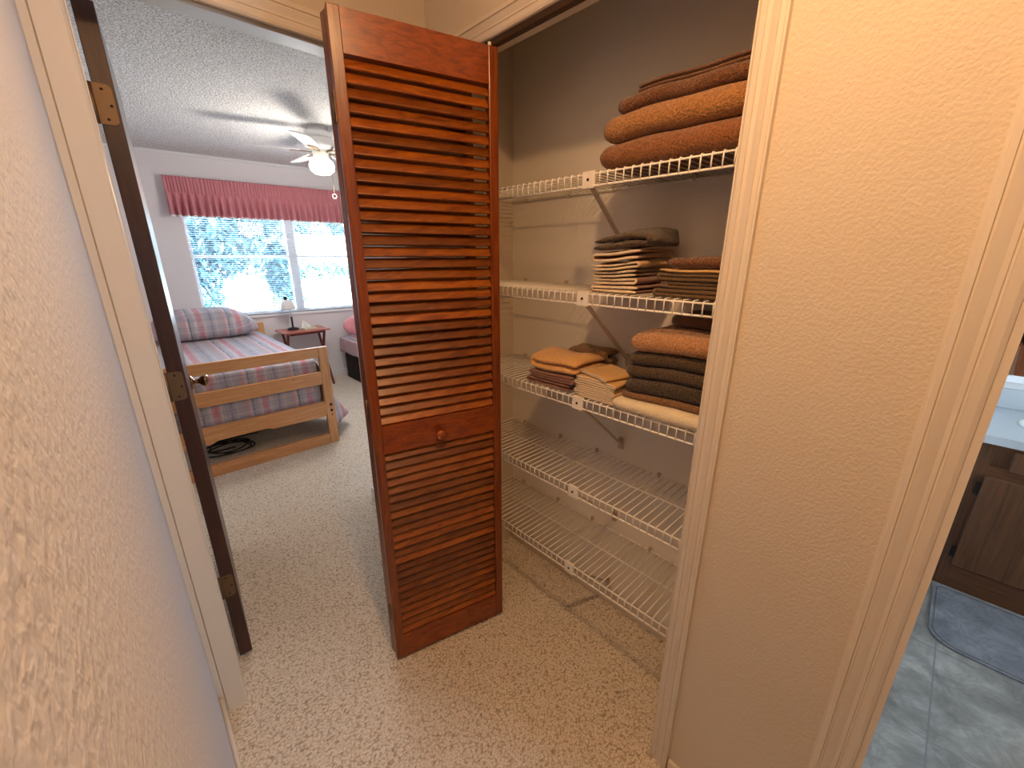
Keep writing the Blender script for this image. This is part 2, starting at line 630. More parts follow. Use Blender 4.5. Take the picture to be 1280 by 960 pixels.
# closet wall: opening y .353-1.24, z 0-2.10; bath opening y -.83 - -.065
struct('wall_right', MB().box(HC, 1.005, 1.25, 1.42, 0, H).box(HC, 1.005, 0.345, 1.25, 2.105, H).box(HC, 1.005, -0.058, 0.345, 0, H)
       .box(HC, 1.005, -0.84, -0.058, 2.10, H).box(HC, 1.005, -2.0, -0.84, 0, H), M['wall'])
struct('trim_5', MB().prism(casing_poly(0.054), 0, 2.095, lambda p, t: (HC - p[1], 0.299 + p[0], t)), M['trim'])
struct('trim_6', MB().prism(casing_poly(0.054), 0.299, 1.30, lambda p, t: (HC - p[1], t, 2.149 - p[0])), M['trim'])
struct('trim_7', MB().prism(casing_poly(0.054), 0, 2.095, lambda p, t: (HC - p[1], 1.30 - p[0], t)), M['trim'])
struct('trim_8', MB().box(0.932, 1.007, 0.343, 0.355, 0, 2.105).box(0.932, 1.007, 1.243, 1.252, 0, 2.105).box(0.932, 1.007, 0.343, 1.252, 2.095, 2.107), M['trim'])
struct('trim_9', MB().box(0.936, 0.956, 0.356, 1.242, 2.078, 2.095, 0.002), M['track'])
struct('trim_10', MB().prism(casing_poly(0.068), 0, 2.085, lambda p, t: (HC - p[1], 0.003 - p[0], t)), M['trim'])
struct('trim_11', MB().prism(casing_poly(0.068), -0.90, 0.003, lambda p, t: (HC - p[1], t, 2.153 - p[0])), M['trim'])
struct('trim_12', MB().prism(casing_poly(0.068), 0, 2.085, lambda p, t: (HC - p[1], -0.90 + p[0], t)).box(0.932, 1.02, -0.075, -0.058, 0, 2.085).box(0.932, 1.02, -0.845, -0.828, 0, 2.085), M['trim'])
struct('baseboard_right', MB().box(HC - 0.012, HC, 0.006, 0.297, 0, 0.045, 0.003), M['trim'])
# closet shell
struct('wall_closet_back', MB().box(1.34, 1.44, 0.06, 1.53, 0, H), M['closet'])
struct('wall_closet_side', MB().box(1.005, 1.34, 0.06, 0.16, 0, H), M['closet'])
struct('baseboard_closet', MB().box(1.328, 1.34, 0.16, 1.42, 0, 0.07, 0.003), M['trim'])

# bedroom shell
struct('wall_bedroom_entry', MB().box(0.945, 4.2, 1.532, 2.31, 0, H), M['bedwall'])
struct('baseboard_entry', MB().box(0.933, 0.945, 1.54, 2.322, 0, 0.08, 0.003).box(0.945, 4.2, 2.31, 2.322, 0, 0.08, 0.003), M['whitetrim'])
struct('wall_bedroom_left', MB().box(-0.7, -0.6, 1.53, 5.62, 0, H), M['bedwall'])
struct('wall_bedroom_right', MB().box(4.2, 4.3, 1.53, 5.62, 0, H), M['bedwall'])

# window wall frame: local u along wall, d into wall, z
WA = math.atan(0.06)
WX = Matrix.Translation((0, 5.45, 0)) @ Matrix.Rotation(-WA, 4, 'Z')
U0, U1, Z0, Z1 = 0.62, 2.52, 0.855, 1.95
struct('wall_window', MB(WX).box(-0.65, U0, 0, 0.12, 0, H).box(U1, 4.25, 0, 0.12, 0, H).box(U0, U1, 0, 0.12, 0, Z0).box(U0, U1, 0, 0.12, Z1, H), M['bedwall'])
struct('baseboard_window', MB(WX).box(-0.6, 4.2, -0.012, 0, 0, 0.08, 0.003), M['whitetrim'])
struct('trim_13', MB(WX).box(-0.6, 4.2, -0.02, 0, 2.415, 2.44, 0.004), M['whitetrim'])
win = struct('window_1', MB(WX).box(U0, U0 + 0.03, 0.06, 0.11, Z0, Z1).box(U1 - 0.03, U1, 0.06, 0.11, Z0, Z1).box(U0, U1, 0.06, 0.11, Z0, Z0 + 0.035).box(U0, U1, 0.06, 0.11, Z1 - 0.035, Z1)
             .box(1.535, 1.625, 0.05, 0.11, Z0, Z1), M['whitetrim'])
struct('meeting_rail', MB(WX).box(U0 + 0.03, 1.535, 0.065, 0.10, 1.468, 1.502, 0.004), M['whitetrim'], win)
struct('meeting_rail', MB(WX).box(1.625, U1 - 0.03, 0.065, 0.10, 1.468, 1.502, 0.004), M['whitetrim'], win)
struct('pane', MB(WX).box(U0 + 0.03, 1.535, 0.082, 0.086, Z0 + 0.035, Z1 - 0.035), M['glass'], win)
struct('pane', MB(WX).box(1.625, U1 - 0.03, 0.082, 0.086, Z0 + 0.035, Z1 - 0.035), M['glass'], win)
struct('sill', MB(WX).box(U0 - 0.03, U1 + 0.03, -0.03, 0.06, Z0 - 0.03, Z0, 0.006), M['whitetrim'], win)

# bathroom shell
struct('wall_bath_north', MB().box(1.005, 2.45, -0.06, 0.06, 0, H).box(2.45, 3.22, -0.196, 0.06, 0, H), M['bathwall'])
struct('wall_bath_east', MB().box(3.12, 3.22, -2.0, -0.196, 0, H), M['bathwall'])
struct('wall_bath_south', MB().box(1.005, 1.45, -2.1, -2.0, 0, H).box(2.4, 3.22, -2.1, -2.0, 0, H).box(1.45, 2.4, -2.1, -2.0, 0, 0.95).box(1.45, 2.4, -2.1, -2.0, 1.85, H), M['bathwall'])
w2 = struct('window_2', MB().box(1.45, 1.485, -2.09, -2.03, 0.95, 1.85).box(2.365, 2.4, -2.09, -2.03, 0.95, 1.85).box(1.485, 2.365, -2.09, -2.03, 0.95, 0.985).box(1.485, 2.365, -2.09, -2.03, 1.815, 1.85), M['whitetrim'])
struct('pane', MB().box(1.485, 2.365, -2.062, -2.058, 0.985, 1.815), M['glass'], w2)
struct('baseboard_bath', MB().box(2.438, 2.45, -0.196, -0.06, 0.004, 0.08, 0.002), M['whitetrim'])


# ------------------------------------------------------------------ bifold louvred door
def bifold():
    BL, BR = Vector((0.498, 1.174)), Vector((0.945, 1.062))
    root = thing('bifold_door', 'folded louvred closet door of reddish brown stained wood standing open in front of the wire shelves', 'door', (0.95, 1.13, 0))
    Z0, Z1 = 0.014, 2.072
    Wd, TH = 0.458, 0.028

    def leaf(o, ang, front):
        X = Matrix.Translation((o[0], o[1], 0)) @ Matrix.Rotation(ang, 4, 'Z')   # local x along leaf, y into thickness, z up
        sw = 0.030
        for a, b in ((0, sw), (Wd - sw, Wd)):
            obj('stile', MB(X).box(a, b, 0, TH, Z0, Z1, 0.002), M['door_v'], root)
        obj('top_rail', MB(X).box(sw, Wd - sw, 0.001, TH - 0.001, 1.976, Z1 - 0.001), M['door_h'], root)
        mr = obj('middle_rail', MB(X).box(sw, Wd - sw, 0.001, TH - 0.001, 0.880, 0.978), M['door_h'], root)
        obj('bottom_rail', MB(X).box(sw, Wd - sw, 0.001, TH - 0.001, Z0 + 0.001, 0.120), M['door_h'], root)
        for za, zb in ((0.978, 1.976), (0.120, 0.880)):
            mb = MB(X)
            n = round((zb - za) / 0.0322)
            p = (zb - za) / n
            for k in range(n):
                zc = za + (k + 0.5) * p
                T = Matrix.Translation((Wd / 2, TH / 2, zc)) @ Matrix.Rotation(R(-35 if front else 35), 4, 'X')
                mb.box(-(Wd / 2 - sw), Wd / 2 - sw, -0.0032, 0.0032, -0.0158, 0.0158, 0.0018, 2, T)
            lv = obj('louver_panel', mb, M['louver'], root)
        if front:
            kx = Matrix.Translation((0.218, 0, 0.917)) @ Matrix.Rotation(R(90), 4, 'X')
            obj('knob', MB(X).lathe([(0.010, 0), (0.009, 0.010), (0.017, 0.016), (0.019, 0.022), (0.017, 0.027), (0.010, 0.030), (0.001, 0.031)], kx, 24), M['door_h'], mr)
        return X
    a1 = math.atan2(BR.y - BL.y, BR.x - BL.x)
    X1 = leaf(BL, a1, True)
    nrm = Vector((-math.sin(a1), math.cos(a1)))
    B2 = BL + nrm * (TH + 0.004)
    a2 = math.atan2(1.213 - B2.y, 0.955 - B2.x)
    leaf(B2, a2, False)
    for z in (1.86, 1.03, 0.22):
        mb = MB(X1)
        mb.tube([(-0.0035, TH + 0.002, z - 0.035), (-0.0035, TH + 0.002, z + 0.035)], 0.003, 8)
        mb.box(-0.002, 0.0, TH - 0.018, TH + 0.002, z - 0.035, z + 0.035)
        obj('hinge', mb, M['brass'], root)
    obj('guide_pin', MB(X1).tube([(Wd - 0.02, TH / 2, Z1), (Wd - 0.02, TH / 2, Z1 + 0.012)], 0.005, 10), M['plastic'], root)


bifold()


# ------------------------------------------------------------------ bedroom door, standing open
def hinged_door():
    root = thing('hinged_door', 'dark brown bedroom door swung open, seen on its hinged edge beside the cream door casing', 'door', (0.06, 1.60, 0))
    ang = math.atan2(1, 0.082)
    X = Matrix.Translation((0.102, 1.60, 0)) @ Matrix.Rotation(ang, 4, 'Z')    # local x along door, y to its left
    TH = 0.042
    obj('slab', MB(X).box(0, 0.74, 0, TH, 0.018, 2.092, 0.002), M['darkdoor'], root)
    for zc in (1.868, 1.112, 0.345):
        mb = MB(X)
        hh, c = 0.046, 0.012
        poly = [(TH + 0.006, -hh), (TH + 0.006, hh)]
        for k in range(7):
            a = R(90 - k * 15)
            poly.append((0.006 + c * (1 - math.cos(R(90) - a)) * 0 + c - c * math.cos(math.pi / 2 - a) * 0 - c * math.sin(R(k * 15)), hh - c + c * math.cos(R(k * 15))))
        for k in range(7):
            poly.append((0.006 + c - c * math.cos(R(k * 15)), -hh + c - c * math.sin(R(k * 15))))
        mb.prism(poly, -0.0025, 0.0, lambda p, t: (t, p[0], zc + p[1]))
        mb.tube([(-0.003, TH + 0.006, zc - hh), (-0.003, TH + 0.006, zc + hh)], 0.005, 8)
        hg = obj('hinge', mb, M['brass'], root)
        ms = MB(X)
        for dy, dz in ((0.026, 0.034), (0.014, -0.002), (0.026, -0.034)):
            ms.lathe([(0.0035, 0), (0.003, 0.0012)], Matrix.Translation((-0.0025, dy, zc + dz)) @ Matrix.Rotation(R(-90), 4, 'Y'), 10)
        obj('screw', ms, M['darkmetal'], hg)
    for side in (-1, 1):
        yk = 0.0 if side < 0 else TH
        K = Matrix.Translation((0.68, yk, 0.955)) @ Matrix.Rotation(R(90 if side < 0 else -90), 4, 'X')
        obj('knob', MB(X).lathe([(0.032, 0), (0.032, 0.004), (0.024, 0.010), (0.012, 0.014), (0.011, 0.030), (0.020, 0.038), (0.027, 0.048), (0.028, 0.058), (0.022, 0.066), (0.002, 0.069)], K, 24), M['knobmetal'], root)
    obj('latch_plate', MB(X).box(0.74, 0.7415, 0.008, 0.034, 0.925, 0.985), M['brass'], root)


hinged_door()

# ------------------------------------------------------------------ wire shelves
SH_Z = [1.722, 1.391, 1.050, 0.714, 0.384]
SX0, SX1, SY0, SY1 = 1.040, 1.336, 0.165, 1.415
SNAME = ['topmost white wire closet shelf carrying the thick brown bath towels', 'second white wire closet shelf from the top, with two stacks of folded hand towels',
         'middle white wire closet shelf with beige fleece, washcloths and a tall towel stack', 'fourth white wire closet shelf from the top, empty', 'lowest white wire closet shelf, empty above the carpet']


def shelf(i, z):
    root = thing('wire_shelf', SNAME[i], 'shelf', ((SX0 + SX1) / 2, (SY0 + SY1) / 2, z), 0, 'white wire closet shelves')
    mb = MB()
    n = 49
    for k in range(n + 1):
        y = SY0 + 0.006 + (SY1 - SY0 - 0.012) * k / n
        mb.tube([(SX1, y, z), (SX0 + 0.003, y, z), (SX0, y, z - 0.003), (SX0, y, z - 0.034)], 0.0021, 6)
    obj('deck', mb, M['wire'], root)
    for nm, x, zz, r in (('front_rail', SX0 + 0.003, z - 0.004, 0.0026), ('front_rail', SX0 + 0.002, z - 0.035, 0.0030), ('middle_rail', SX0 + 0.16, z - 0.004, 0.0026), ('back_rail', SX1 - 0.004, z - 0.004, 0.0026)):
        obj(nm, MB().tube([(x, SY0, zz), (x, SY1, zz)], r, 8), M['wire'], root)
    yb = 0.790
    pl = obj('joint_plate', MB().box(SX0 - 0.004, SX0 + 0.007, yb - 0.021, yb + 0.021, z - 0.041, z + 0.004, 0.002), M['plastic'], root)
    obj('screw', MB().lathe([(0.0042, 0), (0.0032, 0.002)], Matrix.Translation((SX0 - 0.004, yb, z - 0.018)) @ Matrix.Rotation(R(-90), 4, 'Y'), 12), M['darkmetal'], pl)
    a, b = Vector((SX0 + 0.012, yb, z - 0.030)), Vector((1.332, yb, z - 0.262))
    if i == 4:
        b = Vector((1.322, yb, z - 0.262))
    d = (b - a).normalized()
    L = (b - a).length
    T = Matrix.Translation(a) @ Matrix.Rotation(math.atan2(-d.z, d.x), 4, 'Y')
    br = obj('support_brace', MB().box(0, L, -0.009, 0.009, -0.0025, 0.0025, 0.001, 1, T), M['brace'], root)
    obj('brace_foot', MB().box(1.330 if i < 4 else 1.320, 1.340 if i < 4 else 1.328, yb - 0.011, yb + 0.011, z - 0.285, z - 0.240, 0.003), M['brace'], br)
    for y in (1.33, 1.10, 0.90, 0.62, 0.34):
        mc = MB().box(1.329, 1.340, y - 0.006, y + 0.006, z - 0.008, z + 0.012, 0.002)
        mc.lathe([(0.0035, 0), (0.003, 0.003)], Matrix.Translation((1.329, y, z + 0.007)) @ Matrix.Rotation(R(-90), 4, 'Y'), 8)
        obj('wall_clip', mc, M['brace'], root)
    for y0, y1 in ((SY0 - 0.006, SY0 + 0.004), (SY1 - 0.004, SY1 + 0.006)):
        obj('end_bracket', MB().box(SX0 - 0.003, SX0 + 0.02, y0, y1, z - 0.042, z + 0.003, 0.002), M['plastic'], root)


for i, z in enumerate(SH_Z):
    shelf(i, z)


# ------------------------------------------------------------------ towels
def zigzag(n, W_, p, k=6, open_first=0):
    """n layers of width W_ and pitch p, U turns between; starts at u=0"""
    pts = []
    r = p / 2
    for i in range(n):
        w = i * p
        a, b = (r, W_ - r)
        seg = [(a + (b - a) * s / 8, w) for s in range(9)]
        if i % 2:
            seg = seg[::-1]
        pts += seg
        if i < n - 1:
            cu = b if i % 2 == 0 else a
            s = 1 if i % 2 == 0 else -1
            for q in range(1, k):
                an = -math.pi / 2 + math.pi * q / k
                pts.append((cu + s * r * math.cos(an), w + r + r * math.sin(an)))
    return pts


TGROUP = 'folded towels and cloths on the wire shelves'


def towel(label, x0, x1, y0, y1, z0, z1, mat, layers=2, along='y', flip=False, hem=None, amp=0.004, seed=0, cat='towel', name='folded_towel', rnd=0.02, rot=0.0, slope=0.0, freq=9, fill=0.97, lift=None):
    """layers are folded in the plane across `along`; flip puts the first fold on the other side"""
    h = z1 - z0
    zb = max(q_ for q_ in ZS if q_ < z0 + 0.005)
    p = h / layers
    t = p * fill
    U = (x1 - x0) if along == 'y' else (y1 - y0)
    path = zigzag(layers, U, p)
    cx, cy = (x0 + x1) / 2, (y0 + y1) / 2
    cr, sr = math.cos(rot), math.sin(rot)

    def fn(u, w, v):
        uu = U - u if flip else u
        if along == 'y':
            x, y = x0 + uu, v
        else:
            x, y = v, y0 + uu
        z = z0 + t / 2 + w + (p - t) / 2
        q = (z - z0) / h
        dz = 0.011 * fbm(x * 7, y * 7, int(zb * 10)) * min(1.0, max(0.0, z - zb) / 0.07)
        dx = amp * 0.9 * fbm(y * freq * 1.3 + 5, z * 40, seed + 3)
        dy = amp * 0.9 * fbm(x * freq * 1.3 + 9, z * 40, seed + 7)
        if lift:
            dz += lift(x, y, q)
        dz += slope * (x - x0) * q
        x, y = x + dx, y + dy
        X, Y = x - cx, y - cy
        return (cx + X * cr - Y * sr, cy + X * sr + Y * cr, z + dz)
    v0, v1 = (y0, y1) if along == 'y' else (x0, x1)
    nv = max(10, int((v1 - v0) / 0.010))
    mb = MB()
    mb.ribbon(path, t, v0, v1, nv, fn, rnd)
    o = obj(name, mb, TOWEL[mat])
    tag(o, label, cat, TGROUP)
    if hem:
        mh = MB()
        mh.ribbon(path, t * 0.9, v0 - 0.0015, v0 + 0.006, 2, fn, 0)
        obj('hem', mh, TOWEL[hem], o)
    return o


ZS = [z + 0.0028 for z in SH_Z]
# top shelf stack (fold faces the room; layers folded across x)
z = ZS[0]
towel('thick brown bath towel at the bottom of the top shelf stack', 1.052, 1.325, 0.372, 0.760, z, z + 0.062, 'brown', 2, 'y', True, amp=0.004, seed=1, rnd=0.03)
towel('plump caramel bath towel second from the bottom on the top shelf', 1.050, 1.325, 0.368, 0.752, z + 0.063, z + 0.128, 'caramel', 2, 'y', True, amp=0.005, seed=2, rnd=0.035)
towel('brown folded bath towel third from the bottom on the top shelf', 1.062, 1.320, 0.374, 0.722, z + 0.130, z + 0.166, 'umber', 2, 'y', True, amp=0.004, seed=3, rnd=0.015)
towel('thin dark brown hand towel lying on top of the top shelf stack', 1.070, 1.312, 0.374, 0.672, z + 0.168, z + 0.188, 'taupe', 2, 'y', False, hem='brownhem', amp=0.004, seed=4, rnd=0.0)
# second shelf, left stack: S folds face the room (layers folded across y, drawn along x)
z = ZS[1]
st = [('mauve brown hand towel at the bottom of the stack below the dark olive cloth', 'mauve', 2, 0.0, 0.022, 'hem', 0.775, 0.78),
      ('mauve hand towel second from the bottom, below the tan cloths', 'mauve', 2, 0.0225, 0.044, 'hem', 0.786, 0.74),
      ('dark lined tan hand towel in the middle of the small stack', 'greige', 2, 0.0445, 0.066, 'hem', 0.780, 0.62),
      ('tan hand towel with pale hem lying above the middle of the small stack', 'tan', 2, 0.0665, 0.088, 'hem', 0.790, 0.60),
      ('pinkish tan hand towel with pale S shaped hem, right below the dark olive cloth', 'pinktan', 2, 0.0885, 0.122, 'hem', 0.778, 0.48)]
for k, (lb, mt, n, a, b, hm, yy, fl_) in enumerate(st):
    towel(lb, 1.064 + 0.006 * ((k * 3) % 4), 1.285 - 0.006 * k, 0.618 + 0.006 * ((k * 7) % 4), yy, z + a, z + b, mt, n, 'x', k % 2 == 1, hem=hm, amp=0.008, seed=20 + k, rnd=0, fill=fl_, freq=13)
towel('dark olive cloth folded on top of the stack of tan and mauve hand towels', 1.064, 1.250, 0.600, 0.782, z + 0.124, z + 0.156, 'olive', 2, 'x', True, amp=0.009, seed=28, rnd=0.006, slope=0.10, fill=0.85, freq=14,
      lift=lambda x, y, q: q * 0.012 * math.sin((y - 0.6) * 17))
# second shelf, right stack
st = [('charcoal hand towel at the bottom of the stack under the brown scalloped towel', 'charcoal', 2, 0.0, 0.022, 'darkhem'),
      ('dark olive hand towel second from the bottom, under the brown scalloped towel', 'olive', 2, 0.022, 0.042, 'darkhem'),
      ('charcoal hand towel right under the tan towel on the second shelf', 'charcoal', 2, 0.042, 0.062, 'darkhem'),
      ('flat tan hand towel right under the brown towel with scalloped edge', 'tan', 1, 0.062, 0.074, None),
      ('rust brown hand towel with scalloped edge on top of the dark stack beside the casing', 'umber', 1, 0.074, 0.104, None)]
for k, (lb, mt, n, a, b, hm) in enumerate(st):
    towel(lb, 1.066 + 0.004 * (k % 2), 1.305, 0.372, 0.570 - 0.006 * ((k * 5) % 3), z + a, z + b, mt, n, 'x', k % 2 == 1, hem=hm, amp=0.004, seed=40 + k, rnd=0.012 if n == 1 else 0, fill=0.88,
          slope=0.0)
# middle shelf: fleece pile
z = ZS[2]
towel('crumpled mauve blanket folded at the bottom under the beige fleece', 1.046, 1.322, 0.830, 1.030, z, z + 0.027, 'mauve', 2, 'x', False, amp=0.006, seed=60, rnd=0.004, cat='blanket', name='folded_blanket', freq=14)
towel('mauve brown blanket folded right under the beige fleece', 1.048, 1.322, 0.824, 1.022, z + 0.028, z + 0.054, 'mauve', 3, 'x', True, amp=0.006, seed=61, rnd=0, cat='blanket', name='folded_blanket', freq=12, hem='mauve', fill=0.85)
towel('soft beige fleece blanket rolled over on top of the mauve blankets', 1.050, 1.220, 0.800, 1.018, z + 0.056, z + 0.110, 'fleece', 2, 'x', False, amp=0.005, seed=62, rnd=0.02, cat='blanket', name='folded_blanket', fill=0.93,
      lift=lambda x, y, q: q * (0.010 * math.sin((x - 1.05) * 22) - 0.01 * max(0, (0.86 - y) / 0.06)))
towel('tan brown towel humped behind the beige fleece against the closet wall', 1.232, 1.325, 0.815, 0.990, z + 0.056, z + 0.120, 'mocha', 2, 'y', True, amp=0.006, seed=63, rnd=0.04)
# washcloths
st = [('brown washcloth lowest in the small pile', 'mauve', 0.0, 0.012), ('greige washcloth second lowest in the small pile', 'greige', 0.012, 0.026), ('tan washcloth third from below in the small pile', 'tan', 0.026, 0.038),
      ('grey beige washcloth in the middle of the small pile', 'greige', 0.038, 0.053), ('golden washcloth second from the top of the small pile', 'gold', 0.053, 0.068)]
for k, (lb, mt, a, b) in enumerate(st):
    towel(lb, 1.052, 1.208 - 0.003 * k, 0.662 - 0.004 * (k % 2), 0.812 - 0.005 * ((k * 3) % 3), z + a, z + b, mt, 2, 'x', k % 2 == 0, hem='hem', amp=0.004, seed=70 + k, rnd=0, cat='washcloth', name='washcloth', fill=0.85, freq=16)
towel('golden washcloth laid on top of the pile, turned askew', 1.058, 1.192, 0.672, 0.800, z + 0.071, z + 0.083, 'gold', 2, 'x', True, hem='hem', amp=0.003, seed=79, rnd=0, cat='washcloth', name='washcloth', fill=0.85, rot=R(-14))
# tall stack at the casing
C_ = [('cream bath towel at the bottom of the tall stack beside the casing', 'cream', 1.038, 0.655, 0.0, 0.038, 2, 0.018), ('tan brown hand towel right on the cream towel', 'mocha', 1.062, 0.640, 0.039, 0.060, 2, 0.008),
      ('dark brown towel, lowest of the three dark towels in the tall stack', 'charcoal', 1.064, 0.630, 0.061, 0.106, 2, 0.02), ('dark olive towel, middle of the three dark towels in the tall stack', 'olive', 1.066, 0.634, 0.107, 0.145, 2, 0.018),
      ('dark olive towel right under the salmon towel', 'olive', 1.066, 0.624, 0.146, 0.184, 2, 0.018), ('plump salmon pink bath towel on top of the tall stack', 'salmon', 1.058, 0.620, 0.186, 0.242, 2, 0.03)]
for k, (lb, mt, xx, yy, a, b, n, rd) in enumerate(C_):
    towel(lb, xx, 1.315, 0.345, yy, z + a, z + b, mt, n, 'y', True, amp=0.004, seed=90 + k, rnd=rd)
towel('brown towel folded over the back of the salmon towel', 1.170, 1.318, 0.345, 0.560, z + 0.246, z + 0.284, 'taupe', 2, 'y', True, amp=0.004, seed=99, rnd=0.03)


# ------------------------------------------------------------------ bedroom furniture
def bed():
    root = thing('bed', 'honey pine single bed with slatted footboard facing the bedroom door', 'bed', (0.58, 3.36, 0))
    yF, yT = 3.325, 3.36
    XL, XR = 0.03, 1.12
    pw = 0.072
    fb = obj('footboard_post', MB().box(XR - pw, XR, yF, yT, 0, 0.815, 0.006), M['pine_v'], root)
    for zz in (0.335, 0.285, 0.245):
        obj('bolt', MB().lathe([(0.011 if zz > 0.25 else 0.006, 0), (0.010 if zz > 0.25 else 0.005, 0.002)], Matrix.Translation((XR - 0.03, yF, zz)) @ Matrix.Rotation(R(90), 4, 'X'), 14), M['darkmetal'], fb)
    obj('footboard_post', MB().box(XL, XL + pw, yF, yT, 0, 0.815, 0.006), M['pine_v'], root)
    a, b = XL + pw, XR - pw
    obj('top_rail', MB().box(a, b, yF, yT, 0.735, 0.815, 0.004), M['pine'], root)
    obj('middle_rail', MB().box(a, b, yF, yT, 0.515, 0.615, 0.004), M['pine'], root)
    obj('bottom_rail', MB().box(a, b, yF, yT, 0.0, 0.088, 0.004), M['pine'], root)
    # lower rail with a shallow cut-out in its underside
    poly = [(a, 0.245), (a + 0.16, 0.245), (a + 0.20, 0.262), (a + 0.52, 0.262), (a + 0.55, 0.247), (b - 0.02, 0.245), (b, 0.262), (b, 0.365), (a, 0.365)]
    obj('lower_rail', MB().prism(poly, yF, yT, lambda p, t: (p[0], t, p[1])), M['pine'], root)
    # headboard and side rails
    obj('headboard_post', MB().box(XR - pw, XR, 5.24, 5.275, 0, 0.79, 0.006), M['pine_v'], root)
    obj('headboard_post', MB().box(XL, XL + pw, 5.24, 5.275, 0, 0.79, 0.006), M['pine_v'], root)
    obj('headboard_panel', MB().box(a, b, 5.245, 5.27, 0.45, 0.785, 0.004), M['pine'], root)
    obj('side_rail', MB().box(XR - 0.05, XR - 0.02, yT, 5.24, 0.25, 0.35, 0.004), M['pine'], root)
    obj('side_rail', MB().box(XL + 0.02, XL + 0.05, yT, 5.24, 0.25, 0.35, 0.004), M['pine'], root)
    mt = tag(obj('mattress', MB().box(XL + 0.06, XR - 0.06, 3.41, 5.23, 0.352, 0.69, 0.04, 3), M['white']), 'single mattress under the plaid bedspread of the pine bed', 'mattress')

    # bedspread
    prof_n = 40

    def spread(u, v):
        y = 3.40 + v * 1.80
        fl = math.exp(-((y - 3.66) / 0.20) ** 2)
        xr_top, xl_top = 1.05, 0.085
        # arc: left hem -> top -> right hem
        if u < 0.2:
            s = u / 0.2
            x = 0.055 + 0.03 * s
            zz = 0.42 + s * 0.27
        elif u < 0.75:
            s = (u - 0.2) / 0.55
            x = xl_top + (xr_top - xl_top) * s
            e = min(s, 1 - s) * 10
            zz = 0.712 - (0.02 * (1 - min(1, e)) ** 2)
        else:
            s = (u - 0.75) / 0.25
            x = xr_top + 0.082 * min(1, s * 3.5) + (0.02 + 0.29 * fl) * max(0, s - 0.25) ** 1.6 + 0.012 * s * math.sin(y * 23)
            zz = 0.700 - 0.58 * s
            if y < 3.43:
                x = min(x, 1.04 + 0.075 * min(1, s * 3.5) + 1.2 * max(0, s - 0.5) * 0.0)
        zz += 0.006 * fbm(x * 5, y * 5, 3) + 0.002 * math.sin(y * 40) * 0.5
        if v < 0.04 and 0.2 <= u <= 0.75:
            zz -= 0.012 * (1 - v / 0.04)
        return (x, y, zz)
    sp = obj('bedspread', MB().sheet(spread, 64, 90, 0.008), M['plaid'])
    tag(sp, 'pastel plaid bedspread in grey and salmon draped over the pine bed', 'bedspread')

    def drop(u, v):
        x = 0.11 + u * 0.925
        zz = 0.705 - v * 0.36
        y = 3.398 - 0.012 * math.sin(min(1, v * 4) * math.pi / 2) + 0.004 * fbm(x * 6, zz * 6, 8)
        return (x, y, zz)
    obj('foot_drop', MB().sheet(drop, 40, 16, 0.006), M['plaid'], sp)

    def pil(u, v):
        pass
    mb = MB()
    nu, nv = 40, 20
    vs, fs = [], []
    for j in range(nv + 1):
        ph = -math.pi / 2 + math.pi * j / nv
        for i in range(nu):
            th = 2 * math.pi * i / nu
            sg = lambda c, e: math.copysign(abs(c) ** e, c)
            x = 0.56 + 0.45 * sg(math.cos(ph), 0.55) * sg(math.cos(th), 0.55)
            y = 0.19 * sg(math.cos(ph), 0.6) * sg(math.sin(th), 0.6)
            zz = 0.135 * sg(math.sin(ph), 0.8)
            k = abs(x - 0.56) / 0.45
            zz *= 1 - 0.45 * k ** 4
            zz += (y + 0.19) * 0.12
            vs.append((x, 5.02 + y, 0.838 + zz - 0.07 * k ** 4 + 0.006 * fbm(x * 9, y * 9, zz * 9)))
    for j in range(nv):
        for i in range(nu):
            a_, b_ = j * nu + i, j * nu + (i + 1) % nu
            fs.append((a_, b_, b_ + nu, a_ + nu))
    mb._add(vs, fs, True)
    tag(obj('pillow', mb, M['plaid']), 'large plaid pillow sham at the head of the pine bed under the window', 'pillow')


bed()


def coil():
    mb = MB()
    pts = []
    for k in range(150):
        a = k * 0.16
        r = 0.11 + 0.02 * math.sin(k * 0.37)
        pts.append((0.40 + 1.35 * r * math.cos(a), 3.72 + r * math.sin(a), 0.012 + 0.010 * (1 + math.sin(a * 0.9)) + k * 0.00025))
    mb.tube(pts, 0.006, 7)
    tag(obj('power_cord', mb, M['black']), 'black power cord coiled on the carpet under the pine bed', 'cord')
    b = thing('storage_bag', 'flat black bag pushed under the pine bed behind the coiled cord', 'bag', (0.42, 4.1, 0))
    obj('bag_body', MB().box(0.16, 0.70, 3.95, 4.35, 0.001, 0.16, 0.05, 4), M['blacktex'], b)
    obj('carry_strap', MB().tube([(0.30, 3.96, 0.10), (0.32, 3.93, 0.13), (0.42, 3.915, 0.14), (0.52, 3.93, 0.13), (0.54, 3.96, 0.10)], 0.010, 8), M['black'], b)


coil()


